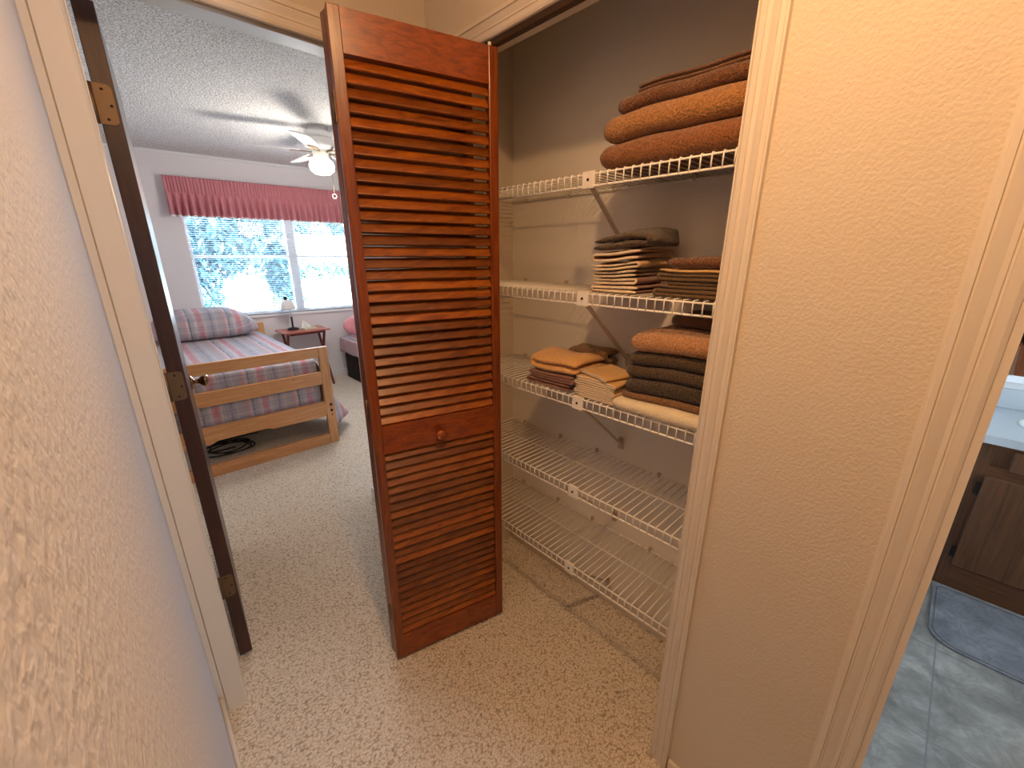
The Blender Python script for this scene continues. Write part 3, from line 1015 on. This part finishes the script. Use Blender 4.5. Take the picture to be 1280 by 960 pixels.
def tray_table():
    root = thing('tray_table', 'small red wooden folding tray table with crossed legs under the window', 'table', (1.49, 5.14, 0))
    T = Matrix.Translation((1.49, 5.14, 0)) @ Matrix.Rotation(R(3), 4, 'Z')
    obj('tabletop', MB(T).box(-0.25, 0.25, -0.165, 0.165, 0.662, 0.680, 0.005), M['redwood'], root)
    obj('apron', MB(T).box(-0.19, 0.19, -0.135, -0.118, 0.635, 0.662, 0.003), M['redleg'], root)
    obj('apron', MB(T).box(-0.19, 0.19, 0.118, 0.135, 0.635, 0.662, 0.003), M['redleg'], root)
    for sx in (-0.2, 0.2):
        for k, (ya, yb) in enumerate(((-0.13, 0.15), (0.13, -0.15))):
            o = 0.012 if k else -0.012
            a, b = Vector((sx + o, ya, 0.655)), Vector((sx + o, yb, 0.0))
            obj('leg', MB(T).prism([(-0.010, -0.014), (0.010, -0.014), (0.010, 0.014), (-0.010, 0.014)], 0, 1, lambda p, t, a=a, b=b: tuple(a.lerp(b, t) + Vector((p[0], p[1], 0)))), M['redleg'], root)
    for y in (-0.1, 0.1):
        obj('stretcher', MB(T).tube([(-0.2, y * -1, 0.12), (0.2, y * -1, 0.12)], 0.008, 8), M['redleg'], root)


tray_table()


def desk_lamp():
    c = Vector((1.395, 5.17, 0.680))
    root = thing('table_lamp', 'small desk lamp with white bell shade and black base on the red tray table', 'lamp', c)
    T = Matrix.Translation(c)
    obj('base', MB(T).lathe([(0.058, 0), (0.06, 0.008), (0.05, 0.022), (0.02, 0.03), (0.012, 0.034)], None, 24), M['black'], root)
    obj('stem', MB(T).tube([(0, 0, 0.03), (0, 0, 0.15)], 0.010, 10), M['black'], root)
    obj('neck', MB(T).tube([(0, 0, 0.15), (0, 0, 0.225), (-0.02, 0.0, 0.25)], 0.007, 10), M['white'], root)
    S = T @ Matrix.Translation((-0.02, 0, 0.238)) @ Matrix.Rotation(R(-6), 4, 'Y')
    sh = obj('lamp_shade', MB(S).lathe([(0.078, 0.0), (0.080, 0.012), (0.074, 0.05), (0.058, 0.082), (0.035, 0.10), (0.02, 0.105)], None, 28), M['white'], root)
    obj('shade_cap', MB(S).lathe([(0.02, 0.104), (0.02, 0.125), (0.016, 0.138), (0.003, 0.140)], None, 16), M['black'], sh)


desk_lamp()


def tissue():
    root = thing('tissue_box', 'low cream tissue box with white tissues standing up, on the red tray table', 'tissue box', (1.535, 5.09, 0.68))
    T = Matrix.Translation((1.535, 5.09, 0.680)) @ Matrix.Rotation(R(12), 4, 'Z')
    obj('box', MB(T).box(-0.075, 0.075, -0.055, 0.055, 0, 0.024, 0.004), M['cream'], root)

    def f(u, v):
        x = (u - 0.5) * 0.15 * (1 - 0.75 * v)
        return (x - 0.035 * v, 0.035 * math.sin(u * 9) * (1 - v) * 0.8 + 0.02 * (v - 0.5), 0.023 + 0.085 * v * (1 - 0.5 * abs(u - 0.35)))
    obj('tissue', MB(T).sheet(f, 20, 10, 0.003), M['paper'], root)


tissue()


def daybed():
    root = thing('bed', 'low second bed with black base, plaid cover and pink pillow beyond the tray table', 'bed', (2.4, 4.3, 0))
    x0, x1, y0, y1 = 1.94, 2.90, 3.50, 5.20
    obj('base', MB().box(x0 + 0.02, x1, y0, y1, 0.0, 0.36, 0.015), M['blacktex'], root)
    obj('mattress', MB().box(x0 + 0.01, x1, y0, y1, 0.36, 0.50, 0.04, 3), M['white'], root)

    def cov(u, v):
        y = y0 - 0.01 + (y1 - y0 + 0.02) * v
        if u < 0.3:
            s = u / 0.3
            return (x0 - 0.012 - 0.012 * (1 - s) + 0.006 * math.sin(y * 19), y, 0.345 + 0.17 * s)
        s = (u - 0.3) / 0.7
        return (x0 - 0.01 + (x1 - x0) * s, y, 0.515 + 0.012 * min(1, s * 12))
    obj('cover', MB().sheet(cov, 40, 50, 0.008), M['plaid'], root)
    pm = Matrix.Translation((2.16, 5.06, 0.665)) @ Matrix.Rotation(R(-18), 4, 'X')
    mb = MB()
    prof = [(0.02, -0.07), (0.14, -0.06), (0.20, -0.03), (0.21, 0.0), (0.20, 0.03), (0.14, 0.06), (0.02, 0.07)]
    mb.lathe(prof, pm @ Matrix.Rotation(R(90), 4, 'X') @ Matrix.Diagonal((1.1, 0.62, 1, 1)), 28)
    tag(obj('pillow', mb, M['pinkcloth']), 'pink pillow propped on the low black based bed', 'pillow')


daybed()


def fan():
    c = Vector((1.385, 3.67, H))
    root = thing('ceiling_fan', 'white ceiling fan with lit globe light hanging from the popcorn ceiling', 'fan', c)
    T = Matrix.Translation(c)
    obj('mount', MB(T).lathe([(0.075, 0), (0.075, -0.02), (0.10, -0.035), (0.105, -0.06), (0.095, -0.075)], None, 32), M['white'], root)
    obj('motor', MB(T).lathe([(0.095, -0.075), (0.115, -0.09), (0.12, -0.13), (0.10, -0.155), (0.06, -0.165), (0.055, -0.20), (0.045, -0.205)], None, 32), M['white'], root)
    a0 = math.atan2(3.797 - 3.67, 0.956 - 1.385)
    for k in range(5):
        a = a0 + k * 2 * math.pi / 5
        B = T @ Matrix.Rotation(a, 4, 'Z') @ Matrix.Translation((0, 0, -0.165)) @ Matrix.Rotation(R(-11), 4, 'X')
        poly = [(0.15, -0.05), (0.20, -0.062), (0.40, -0.068), (0.50, -0.066), (0.53, -0.045), (0.54, 0), (0.53, 0.045), (0.50, 0.066), (0.40, 0.068), (0.20, 0.062), (0.15, 0.05)]
        bl = obj('blade', MB(B).prism(poly, -0.003, 0.003, lambda p, t: (p[0], p[1], t)), M['white'], root)
        obj('blade_arm', MB(B).prism([(0.06, -0.015), (0.13, -0.02), (0.19, -0.04), (0.21, 0), (0.19, 0.04), (0.13, 0.02), (0.06, 0.015)], -0.010, -0.004, lambda p, t: (p[0], p[1], t)), M['brass'], bl)
    obj('globe', MB(T).lathe([(0.045, -0.205), (0.055, -0.21), (0.085, -0.235), (0.095, -0.265), (0.088, -0.30), (0.06, -0.325), (0.01, -0.335)], None, 32), M['globe'], root)
    pc = obj('pull_chain', MB(T).tube([(0.05, -0.06, -0.17), (0.05, -0.06, -0.47)], 0.0018, 6), M['brass'], root)
    ring = [(0.05 + 0.016 * math.cos(t * math.pi / 8), -0.06, -0.486 + 0.016 * math.sin(t * math.pi / 8)) for t in range(17)]
    obj('pull_ring', MB(T).tube(ring, 0.004, 8, cap=False), M['white'], pc)


fan()


def valance():
    u0, u1 = 0.53, 2.62
    root = thing('window_valance', 'dusty rose gathered valance hanging across the top of the bedroom window', 'valance', WX @ Vector(((u0 + u1) / 2, -0.06, 1.87)))
    nu = 520
    ph = [0.0]
    for i in range(nu):
        ph.append(ph[-1] + 0.40 + 0.26 * fbm(i * 0.12, 2.2))

    def f(u, v):
        i = u * nu
        k = int(min(i, nu - 1))
        p = ph[k] + (ph[k + 1] - ph[k]) * (i - k)
        x = u0 + (u1 - u0) * u
        z = 2.215 - 0.345 * v
        zz = (2.215 - z) / 0.345
        if zz < 0.42:
            amp = 0.008 + 0.008 * abs(zz - 0.2)
            d = amp * math.sin(p * 2.3)
        else:
            s = (zz - 0.42) / 0.58
            amp = 0.012 + 0.032 * s ** 0.8
            d = amp * math.sin(p + 1.2 * s * fbm(u * 60, 1.0)) + 0.010 * s
        pinch = 0.012 * math.exp(-((zz - 0.10) / 0.03) ** 2) + 0.012 * math.exp(-((zz - 0.42) / 0.03) ** 2)
        z += 0.006 * fbm(u * 30, 4.0) * zz
        return (x, -0.095 - d + pinch, z)
    obj('ruffle', MB(WX).sheet(f, nu, 22, 0.002), M['valance'], root)
    obj('lace_edge', MB(WX).sheet(lambda u, v: (lambda q: (q[0], q[1], q[2] - v * (0.012 + 0.004 * math.sin(u * 900))))(f(u, 1.0)), nu, 2, 0.002), M['white'], root)
    obj('curtain_rod', MB(WX).box(u0 + 0.01, u1 - 0.01, -0.066, -0.060, 2.08, 2.16, 0.002), M['white'], root)
    for x in (u0 + 0.01, u1 - 0.02):
        obj('rod_bracket', MB(WX).box(x, x + 0.006, -0.066, 0.0, 2.09, 2.15), M['white'], root)


valance()


def blind():
    root = thing('venetian_blind', 'white horizontal slat blind lowered with open slats over the bedroom window', 'blind', WX @ Vector((1.57, 0.02, Z0)))
    u0, u1 = U0 + 0.008, U1 - 0.008
    obj('head_rail', MB(WX).box(u0, u1, 0.004, 0.042, 1.905, 1.945, 0.002), M['slat'], root)
    mb = MB(WX)
    z = Z0 + 0.028
    while z < 1.90:
        T = Matrix.Translation(((u0 + u1) / 2, 0.023, z)) @ Matrix.Rotation(R(-6), 4, 'X')
        hw = (u1 - u0) / 2
        mb.prism([(-0.0125, 0), (-0.006, 0.0016), (0, 0.0021), (0.006, 0.0016), (0.0125, 0), (0.006, 0.0012), (0, 0.0017), (-0.006, 0.0012)], -hw, hw, lambda p, t, T=T: tuple(T @ Vector((t, p[0], p[1]))))
        z += 0.0212
    obj('slats', mb, M['slat'], root)
    obj('bottom_rail', MB(WX).box(u0, u1, 0.012, 0.036, Z0 + 0.004, Z0 + 0.018, 0.003), M['slat'], root)
    for x in (0.70, 1.10, 1.50, 1.66, 2.05, 2.44):
        obj('ladder_cord', MB(WX).tube([(x, 0.010, Z0 + 0.01), (x, 0.010, 1.91)], 0.0012, 5), M['slat'], root)
    obj('tilt_wand', MB(WX).tube([(0.745, -0.004, 1.90), (0.75, -0.008, 1.28)], 0.0035, 8), M['plastic'], root)


blind()


# ------------------------------------------------------------------ bathroom
def vanity():
    root = thing('bathroom_vanity', 'dark oak vanity cabinet with dark hinges seen through the bathroom doorway', 'cabinet', (2.85, -0.80, 0.004))
    xf, xb, yl, yr = 2.58, 3.118, -0.205, -1.50
    obj('side_panel', MB().box(xf + 0.018, xb, yl - 0.016, yl, 0.006, 0.738), M['vanity'], root)
    obj('side_panel', MB().box(xf + 0.018, xb, yr, yr + 0.016, 0.006, 0.738), M['vanity'], root)
    obj('bottom_panel', MB().box(xf + 0.018, xb, yr + 0.016, yl - 0.016, 0.09, 0.106), M['vanity'], root)
    obj('face_stile', MB().box(xf, xf + 0.018, yl - 0.045, yl, 0.006, 0.738), M['vanity'], root)
    obj('face_stile', MB().box(xf, xf + 0.018, yr, yr + 0.045, 0.006, 0.738), M['vanity'], root)
    obj('face_rail', MB().box(xf, xf + 0.018, yr + 0.045, yl - 0.045, 0.006, 0.13), M['vanity_h'], root)
    obj('face_rail', MB().box(xf, xf + 0.018, yr + 0.045, yl - 0.045, 0.585, 0.640), M['vanity_h'], root)
    obj('face_rail', MB().box(xf, xf + 0.018, yr + 0.045, yl - 0.045, 0.715, 0.738), M['vanity_h'], root)
    for ya, yb in ((-0.245, -0.645), (-0.66, -1.06), (-1.075, -1.46)):
        d = obj('door', MB().box(xf - 0.020, xf - 0.001, yb, ya, 0.128, 0.592, 0.006), M['vanity'], root)
        if ya > -0.7:
            for zz in (0.525, 0.195):
                obj('hinge', MB().box(xf - 0.012, xf - 0.001, ya, ya + 0.016, zz - 0.028, zz + 0.028, 0.003).tube([(xf - 0.010, ya + 0.003, zz - 0.03), (xf - 0.010, ya + 0.003, zz + 0.03)], 0.005, 8), M['darkmetal'], d)
    obj('front_panel', MB().box(xf + 0.006, xf + 0.015, yr + 0.04, yl - 0.04, 0.60, 0.73), M['vanity'], root)
    for ya, yb in ((-0.30, -0.645), (-0.675, -1.06), (-1.09, -1.44)):
        obj('drawer_front', MB().box(xf - 0.018, xf - 0.001, yb, ya, 0.632, 0.722, 0.005), M['vanity'], root)
    # worktop with basin
    top = thing('vanity_countertop', 'pale grey laminate countertop with oval basin on the dark oak vanity', 'countertop', (2.84, -0.85, 0.74))
    cx, cy, ra, rb = 2.85, -0.60, 0.20, 0.27
    bm = MB()
    n = 48
    outer = []
    for k in range(n):
        a = 2 * math.pi * k / n
        dx, dy = math.cos(a), math.sin(a)
        s = min((3.115 - cx if dx > 0 else cx - 2.555) / max(abs(dx), 1e-6), (-0.19 - cy if dy > 0 else cy + 1.52) / max(abs(dy), 1e-6))
        outer.append((cx + dx * s, cy + dy * s))
    inner = [(cx + ra * math.cos(2 * math.pi * k / n), cy + rb * math.sin(2 * math.pi * k / n)) for k in range(n)]
    # exact corners
    for cxy in ((3.115, -0.19), (2.555, -0.19), (3.115, -1.52), (2.555, -1.52)):
        k = min(range(n), key=lambda i: (outer[i][0] - cxy[0]) ** 2 + (outer[i][1] - cxy[1]) ** 2)
        outer[k] = cxy
    V, F = [], []
    for z_ in (0.775, 0.740):
        V += [(p[0], p[1], z_) for p in outer] + [(p[0], p[1], z_) for p in inner]
    for k in range(n):
        j = (k + 1) % n
        F += [(k, j, n + j, n + k), (2 * n + k, 3 * n + k, 3 * n + j, 2 * n + j), (k, 2 * n + k, 2 * n + j, j), (n + k, n + j, 3 * n + j, 3 * n + k)]
    bm._add(V, F)
    obj('slab', bm, M['laminate'], top)
    S = Matrix.Translation((cx, cy, 0.775)) @ Matrix.Diagonal((1.0, rb / ra, 1, 1))
    obj('basin', MB(S).lathe([(0.03, -0.13), (0.12, -0.11), (0.175, -0.05), (0.195, 0.0), (0.20, 0.006), (0.212, 0.007), (0.218, 0.001)][::1], None, 40), M['white'], top)
    obj('backsplash', MB().box(3.098, 3.119, -1.52, -0.19, 0.775, 0.872, 0.003), M['laminate'], top)
    mr = thing('wall_mirror', 'wide bathroom mirror with white bottom edge above the vanity backsplash', 'mirror', (3.11, -0.80, 0.90))
    obj('mirror_glass', MB().box(3.112, 3.119, -1.50, -0.192, 0.935, 1.95), M['mirror'], mr)
    obj('bottom_channel', MB().box(3.104, 3.119, -1.50, -0.19, 0.905, 0.938, 0.002), M['white'], mr)
    # mat
    pts = []
    x0, x1, y0, y1, r = 2.12, 2.555, -0.215, -1.0, 0.09
    for (cx_, cy_, a0) in ((x1 - 0.03, y0 - 0.03, 0), (x0 + r, y0 - r, 90), (x0 + r, y1 + r, 180), (x1 - 0.03, y1 + 0.03, 270)):
        rr = 0.03 if cx_ > 2.4 else r
        for k in range(9):
            a = R(a0 + k * 11.25)
            pts.append((cx_ + rr * math.cos(a), cy_ + rr * math.sin(a)))
    rug = thing('bath_mat', 'dark grey marbled bath mat with rounded corner on the tiles before the vanity', 'mat', (2.35, -0.6, 0.004))
    obj('mat_body', MB().prism(pts, 0.0045, 0.012, lambda p, t: (p[0], p[1], t)), M['mat'], rug)
    c = (sum(p[0] for p in pts) / len(pts), sum(p[1] for p in pts) / len(pts))
    ring = [(c[0] + (p[0] - c[0]) * 0.95, c[1] + (p[1] - c[1]) * 0.97, 0.0125) for p in pts]
    obj('border', MB().tube(ring + ring[:1], 0.0022, 6, cap=False), plain('mat border', '5c5c60', 0.5), rug)


vanity()


# ------------------------------------------------------------------ outside the window
def leaf_mat(name, a, b):
    t = NT(name)
    g = t.n('ShaderNodeNewGeometry')
    col = t.ramp(g.outputs['Random Per Island'], [(0, lin(a)), (1, lin(b))])
    return t.fin(col, 0.6)


M['leaf'] = leaf_mat('shrub leaf', '1f453d', '5d8f7e')
M['leaf2'] = leaf_mat('tree leaf', '1f404c', '5c8c99')
M['bark'] = wood('bark', '5a4a3c', '7d6a57', 'z', 0.9)
M['ground'] = plain('pale ground concrete', 'd8d3c8', 0.9, var=0.1, scale=3)  # the concrete's own pale colour
M['stucco'] = plain('cream stucco', 'dccfb8', 0.9)
M['shingle'] = plain('pale roof shingle', 'c9bfae', 0.9)
struct('ground_exterior', MB().box(-14, 26, 5.7, 60, -0.35, -0.25), M['ground'])


def foliage(n, blobs, size):
    mb = MB()
    for k in range(n):
        c, rx, ry, rz = random.choice(blobs)
        while True:
            p = Vector((random.uniform(-1, 1), random.uniform(-1, 1), random.uniform(-1, 1)))
            if 0.35 < p.length < 1:
                break
        p = Vector((c[0] + p.x * rx, c[1] + p.y * ry, c[2] + p.z * rz))
        q = Matrix.Rotation(random.uniform(0, 6.28), 4, 'Z') @ Matrix.Rotation(random.uniform(-1.2, 1.2), 4, 'X')
        s = size * random.uniform(0.7, 1.3)
        pts = [(0, -s, 0), (s * 0.45, -0.1 * s, 0.12 * s), (0, s, 0), (-s * 0.45, -0.1 * s, 0.12 * s)]
        mb._add([p + q @ Vector(a) for a in pts], [(0, 1, 2, 3)])
    return mb


def plant(name, label, cat, base, blobs, n, size, mat, trunk):
    root = thing(name, label, cat, base)
    obj('foliage', foliage(n, blobs, size), mat, root)
    mb = MB()
    for pts, r in trunk:
        mb.tube(pts, r, 8)
    obj('trunk', mb, M['bark'], root)


plant('garden_tree', 'leafy tree right outside the bedroom window, its crown filling the left panes', 'tree', (0.9, 9.0, -0.25),
      [((1.2, 9.2, 2.2), 1.3, 0.8, 0.75), ((2.1, 9.3, 2.35), 0.9, 0.8, 0.6), ((0.9, 9.0, 1.2), 0.55, 0.6, 0.9), ((1.5, 9.1, 1.55), 0.9, 0.7, 0.45), ((1.6, 9.6, 2.7), 1.8, 1.0, 0.6), ((2.4, 9.0, 1.2), 0.30, 0.4, 0.6), ((0.9, 9.0, 0.5), 0.5, 0.5, 0.6)], 9000, 0.085, M['leaf2'],
      [([(0.3, 9.2, -0.25), (0.35, 9.2, 0.8), (0.6, 9.2, 2.2)], [0.12, 0.10, 0.05]), ([(0.35, 9.2, 0.9), (1.2, 9.3, 2.3)], [0.06, 0.03])])
plant('garden_shrub', 'bushy shrub on the ground at the lower corner of the bedroom window', 'shrub', (1.0, 7.6, -0.25),
      [((0.95, 7.7, 0.35), 0.30, 0.35, 0.6), ((1.15, 7.8, 0.15), 0.35, 0.35, 0.4)], 1500, 0.06, M['leaf'], [([(1.0, 7.7, -0.25), (1.0, 7.7, 0.5)], 0.03)])
plant('garden_shrub', 'rounded shrub beyond the window, between the tree and the window mullion', 'shrub', (3.3, 13, -0.25),
      [((3.5, 13, 0.3), 0.45, 0.5, 0.6), ((3.6, 13.4, 0.7), 0.4, 0.4, 0.5)], 1200, 0.08, M['leaf'], [([(3.1, 13, -0.25), (3.1, 13, 0.5)], 0.04)])
hg = obj('hedge', foliage(3500, [((x, 33, 0.45), 1.2, 0.5, 0.75) for x in range(8, 24)], 0.17), M['leaf'])
tag(hg, 'low green hedge beyond the driveway in front of the pale house', 'hedge')
hs = thing('house', 'pale cream house with shallow roof across the driveway beyond the window', 'house', (16, 43, -0.25))
obj('wall', MB().box(8, 28, 40, 46, -0.25, 2.2), M['stucco'], hs)
obj('roof', MB().prism([(39.2, 2.15), (43, 3.3), (46.8, 2.15)], 7.4, 28.6, lambda p, t: (t, p[0], p[1])), M['shingle'], hs)
plant('background_tree', 'tall green tree rising behind the roof of the pale house', 'tree', (17, 50, -0.25),
      [((13, 50, 5.5), 4.5, 2, 4.2), ((18, 51, 6.5), 5, 2.5, 5.0), ((23, 50, 5.5), 4.5, 2, 4), ((9, 49, 4.5), 4, 2, 4)], 5000, 0.42, M['leaf2'], [([(17, 50, -0.25), (17, 50, 5)], 0.4)])


# ------------------------------------------------------------------ the photographer, seen in the bathroom mirror
def skin(name, chains, mat, parent=None, sub=2):
    """chains: lists of (point, radius); a first point equal to an existing one joins there"""
    me = bpy.data.meshes.new(name)
    bm = bmesh.new()
    lay = bm.verts.layers.skin.verify()
    seen = {}

    def vert(p, r):
        k = tuple(round(c, 4) for c in p)
        if k not in seen:
            v = bm.verts.new(p)
            v[lay].radius = r if isinstance(r, tuple) else (r, r)
            seen[k] = v
            if len(seen) == 1:
                v[lay].use_root = True
        return seen[k]
    for ch in chains:
        vs = [vert(p, r) for p, r in ch]
        for a, b in zip(vs, vs[1:]):
            if not bm.edges.get((a, b)):
                bm.edges.new((a, b))
    bm.to_mesh(me)
    bm.free()
    tmp = bpy.data.objects.new(name + '_cage', me)
    COL.objects.link(tmp)
    tmp.modifiers.new('skin', 'SKIN').use_smooth_shade = True
    sm = tmp.modifiers.new('sub', 'SUBSURF')
    sm.levels = sm.render_levels = sub
    dg = bpy.context.evaluated_depsgraph_get()
    dg.update()
    res = bpy.data.meshes.new_from_object(tmp.evaluated_get(dg))
    bpy.data.objects.remove(tmp)
    bpy.data.meshes.remove(me)
    mb = MB()
    mb.bm.from_mesh(res)
    bpy.data.meshes.remove(res)
    for f in mb.bm.faces:
        f.smooth = True
    return mb


def person():
    px, py = 0.32, -0.57
    P = lambda x, y, z: (px + x, py + y - (0.06 if y > 0.44 else 0.0), z)
    pel = (P(0, 0, 0.90), (0.125, 0.095))
    sp1, sp2, chest, neck0 = (P(0, 0.0, 1.03), (0.115, 0.085)), (P(0, 0.0, 1.16), (0.125, 0.09)), (P(0, -0.005, 1.27), (0.14, 0.095)), (P(0, 0.0, 1.375), (0.06, 0.058))
    neck1, h0, h1, h2 = (P(0, 0.015, 1.43), 0.050), (P(0, 0.025, 1.49), (0.066, 0.078)), (P(0, 0.02, 1.56), (0.078, 0.094)), (P(0, 0.012, 1.63), (0.055, 0.07))
    ch = [[pel, sp1, sp2, chest, neck0, neck1, h0, h1, h2]]
    for sx in (-1, 1):
        ch.append([pel, (P(sx * 0.09, 0, 0.82), 0.088), (P(sx * 0.095, 0.008, 0.68), 0.075), (P(sx * 0.10, 0.012, 0.49), 0.056), (P(sx * 0.10, 0.0, 0.40), 0.052), (P(sx * 0.10, -0.012, 0.30), 0.054),
                   (P(sx * 0.10, -0.01, 0.12), 0.036), (P(sx * 0.10, -0.01, 0.06), 0.040), (P(sx * 0.105, 0.06, 0.035), (0.042, 0.030)), (P(sx * 0.11, 0.14, 0.022), (0.040, 0.018))])
    # left arm (x-) hangs, right arm raised to the phone at the left wall
    ch.append([chest, (P(-0.16, -0.005, 1.34), 0.055), (P(-0.20, -0.02, 1.20), 0.046), (P(-0.215, -0.03, 1.05), 0.038), (P(-0.21, 0.03, 0.92), 0.034), (P(-0.20, 0.07, 0.83), (0.026, 0.022)), (P(-0.195, 0.085, 0.77), (0.036, 0.016))])
    pal = (P(-0.205, 0.525, 1.445), (0.030, 0.016))
    ch.append([chest, (P(0.16, 0.0, 1.34), 0.055), (P(0.17, 0.13, 1.24), 0.046), (P(0.10, 0.26, 1.24), 0.038), (P(-0.03, 0.38, 1.33), 0.034), (P(-0.14, 0.48, 1.405), (0.027, 0.022)), pal])
    lp = (P(-0.195, 0.085, 0.77), (0.036, 0.016))
    for k in range(4):                                            # fingers of the hanging hand
        o = -0.024 + 0.016 * k
        L = (0.062, 0.072, 0.068, 0.052)[k]
        ch.append([lp, (P(-0.195 + 0.002, 0.085 - o, 0.735), 0.0092), (P(-0.188, 0.088 - o, 0.735 - L * 0.5), 0.0085), (P(-0.176, 0.092 - o, 0.735 - L), 0.0075)])
    ch.append([lp, (P(-0.185, 0.118, 0.765), 0.011), (P(-0.176, 0.134, 0.735), 0.0095), (P(-0.172, 0.136, 0.710), 0.008)])
    for k in range(4):                                            # fingers closed round the lower edge of the phone
        o = -0.026 + 0.0175 * k
        ch.append([pal, (P(-0.235, 0.535 + o * 0.2, 1.452 + o * 0.5 + 0.004), 0.0092), (P(-0.262 + 0.006 * k, 0.548 + 0.4 * o, 1.458 + o), 0.0085), (P(-0.272 + 0.006 * k, 0.566 + 0.4 * o, 1.452 + o), 0.0075)])
    ch.append([pal, (P(-0.215, 0.520, 1.475), 0.0105), (P(-0.240, 0.524, 1.496), 0.0092), (P(-0.262, 0.530, 1.506), 0.008)])
    root = thing('person', 'person in dark patterned top and black shorts holding a phone, reflected in the mirror', 'person', (px, py, 0))
    M['skin'] = plain('brown skin', 'a8704e', 0.5, var=0.08)
    M['top'] = NT('dark patterned jersey')
    t = M['top']
    M['top'] = t.fin(t.ramp(t.voro(55), [(0.25, lin('a09a98')), (0.36, lin('2a2830')), (0.9, lin('1c1b22'))]), 0.85)
    M['shorts'] = plain('black shorts cloth', '121216', 0.9)
    M['hair'] = plain('dark brown hair', '2a1b12', 0.6)
    mb = skin('body', ch, M['skin'])
    # face: brow, nose, mouth and ears drawn out of the head surface
    head = Vector(P(0, 0.02, 1.545))
    for v in mb.bm.verts:
        d = v.co - head
        if d.length < 0.15 and v.co.z > 1.45:
            if d.y > 0.03:
                v.co.y += 0.020 * math.exp(-((d.x / 0.014) ** 2 + ((d.z + 0.012) / 0.02) ** 2))
                v.co.y -= 0.009 * math.exp(-(((abs(d.x) - 0.032) / 0.014) ** 2 + ((d.z - 0.012) / 0.012) ** 2))
                v.co.y += 0.006 * math.exp(-((d.x / 0.022) ** 2 + ((d.z + 0.052) / 0.010) ** 2))
            if abs(d.y) < 0.03 and abs(d.x) > 0.05:
                v.co.x += math.copysign(0.014, d.x) * math.exp(-((d.z / 0.025) ** 2 + (d.y / 0.015) ** 2))
    obj('body', mb, M['skin'], root)
    for sx in (-1, 1):
        obj('eye', MB().lathe([(0.001, -0.010), (0.008, -0.006), (0.0105, 0), (0.008, 0.006), (0.001, 0.010)], Matrix.Translation(P(sx * 0.031, 0.094, 1.556)), 14), M['white'], root)
    obj('lips', MB().tube([P(-0.024, 0.098, 1.490), P(-0.010, 0.108, 1.493), P(0.010, 0.108, 1.493), P(0.024, 0.098, 1.490)], [0.002, 0.005, 0.005, 0.002], 8), plain('lips', '8f4a40', 0.5), root)
    G = 0.013
    obj('top', skin('top', [[(P(0, 0, 0.93), (0.145 + G, 0.108 + G)), (P(0, 0, 1.03), (0.122 + G, 0.092 + G)), (P(0, 0, 1.16), (0.13 + G, 0.095 + G)), (P(0, -0.005, 1.27), (0.145 + G, 0.10 + G)), (P(0, 0, 1.36), (0.075, 0.070))],
                            [(P(0, -0.005, 1.27), 0.1), (P(-0.16, -0.005, 1.34), 0.066), (P(-0.19, -0.017, 1.24), 0.060)], [(P(0, -0.005, 1.27), 0.1), (P(0.16, 0.0, 1.34), 0.066), (P(0.17, 0.10, 1.26), 0.060)]], M['top']), M['top'], root)
    obj('shorts', skin('shorts', [[(P(0, 0, 0.90), (0.15, 0.12)), (P(0, 0, 0.97), (0.14, 0.11))], [(P(0, 0, 0.90), 0.14), (P(-0.092, 0, 0.82), 0.105), (P(-0.098, 0.006, 0.69), 0.096)], [(P(0, 0, 0.90), 0.14), (P(0.092, 0, 0.82), 0.105), (P(0.098, 0.006, 0.69), 0.096)]], M['shorts']), M['shorts'], root)
    obj('hair', skin('hair', [[(P(0, -0.02, 1.60), (0.088, 0.10)), (P(0, -0.055, 1.54), (0.084, 0.066)), (P(0, -0.062, 1.46), (0.072, 0.042)), (P(0, -0.06, 1.39), (0.05, 0.028))]], M['hair']), M['hair'], root)
    ph = thing('phone', 'dark phone held up at the white hall wall by the person in black shorts', 'phone', (0.055, -0.075, 1.49))
    F = cam.matrix_basis.to_3x3()
    T = Matrix.Translation((0, 0, 1.5)) @ F.to_4x4() @ Matrix.Translation((0.0, 0.0, 0.022))
    obj('phone_body', MB(T).box(-0.012, 0.060, -0.120, 0.014, 0.0, 0.008, 0.003), M['black'], ph)
    obj('screen', MB(T).box(-0.008, 0.056, -0.114, 0.008, 0.008, 0.0085), plain('phone screen glass', '1b1d22', 0.1), ph)


person()
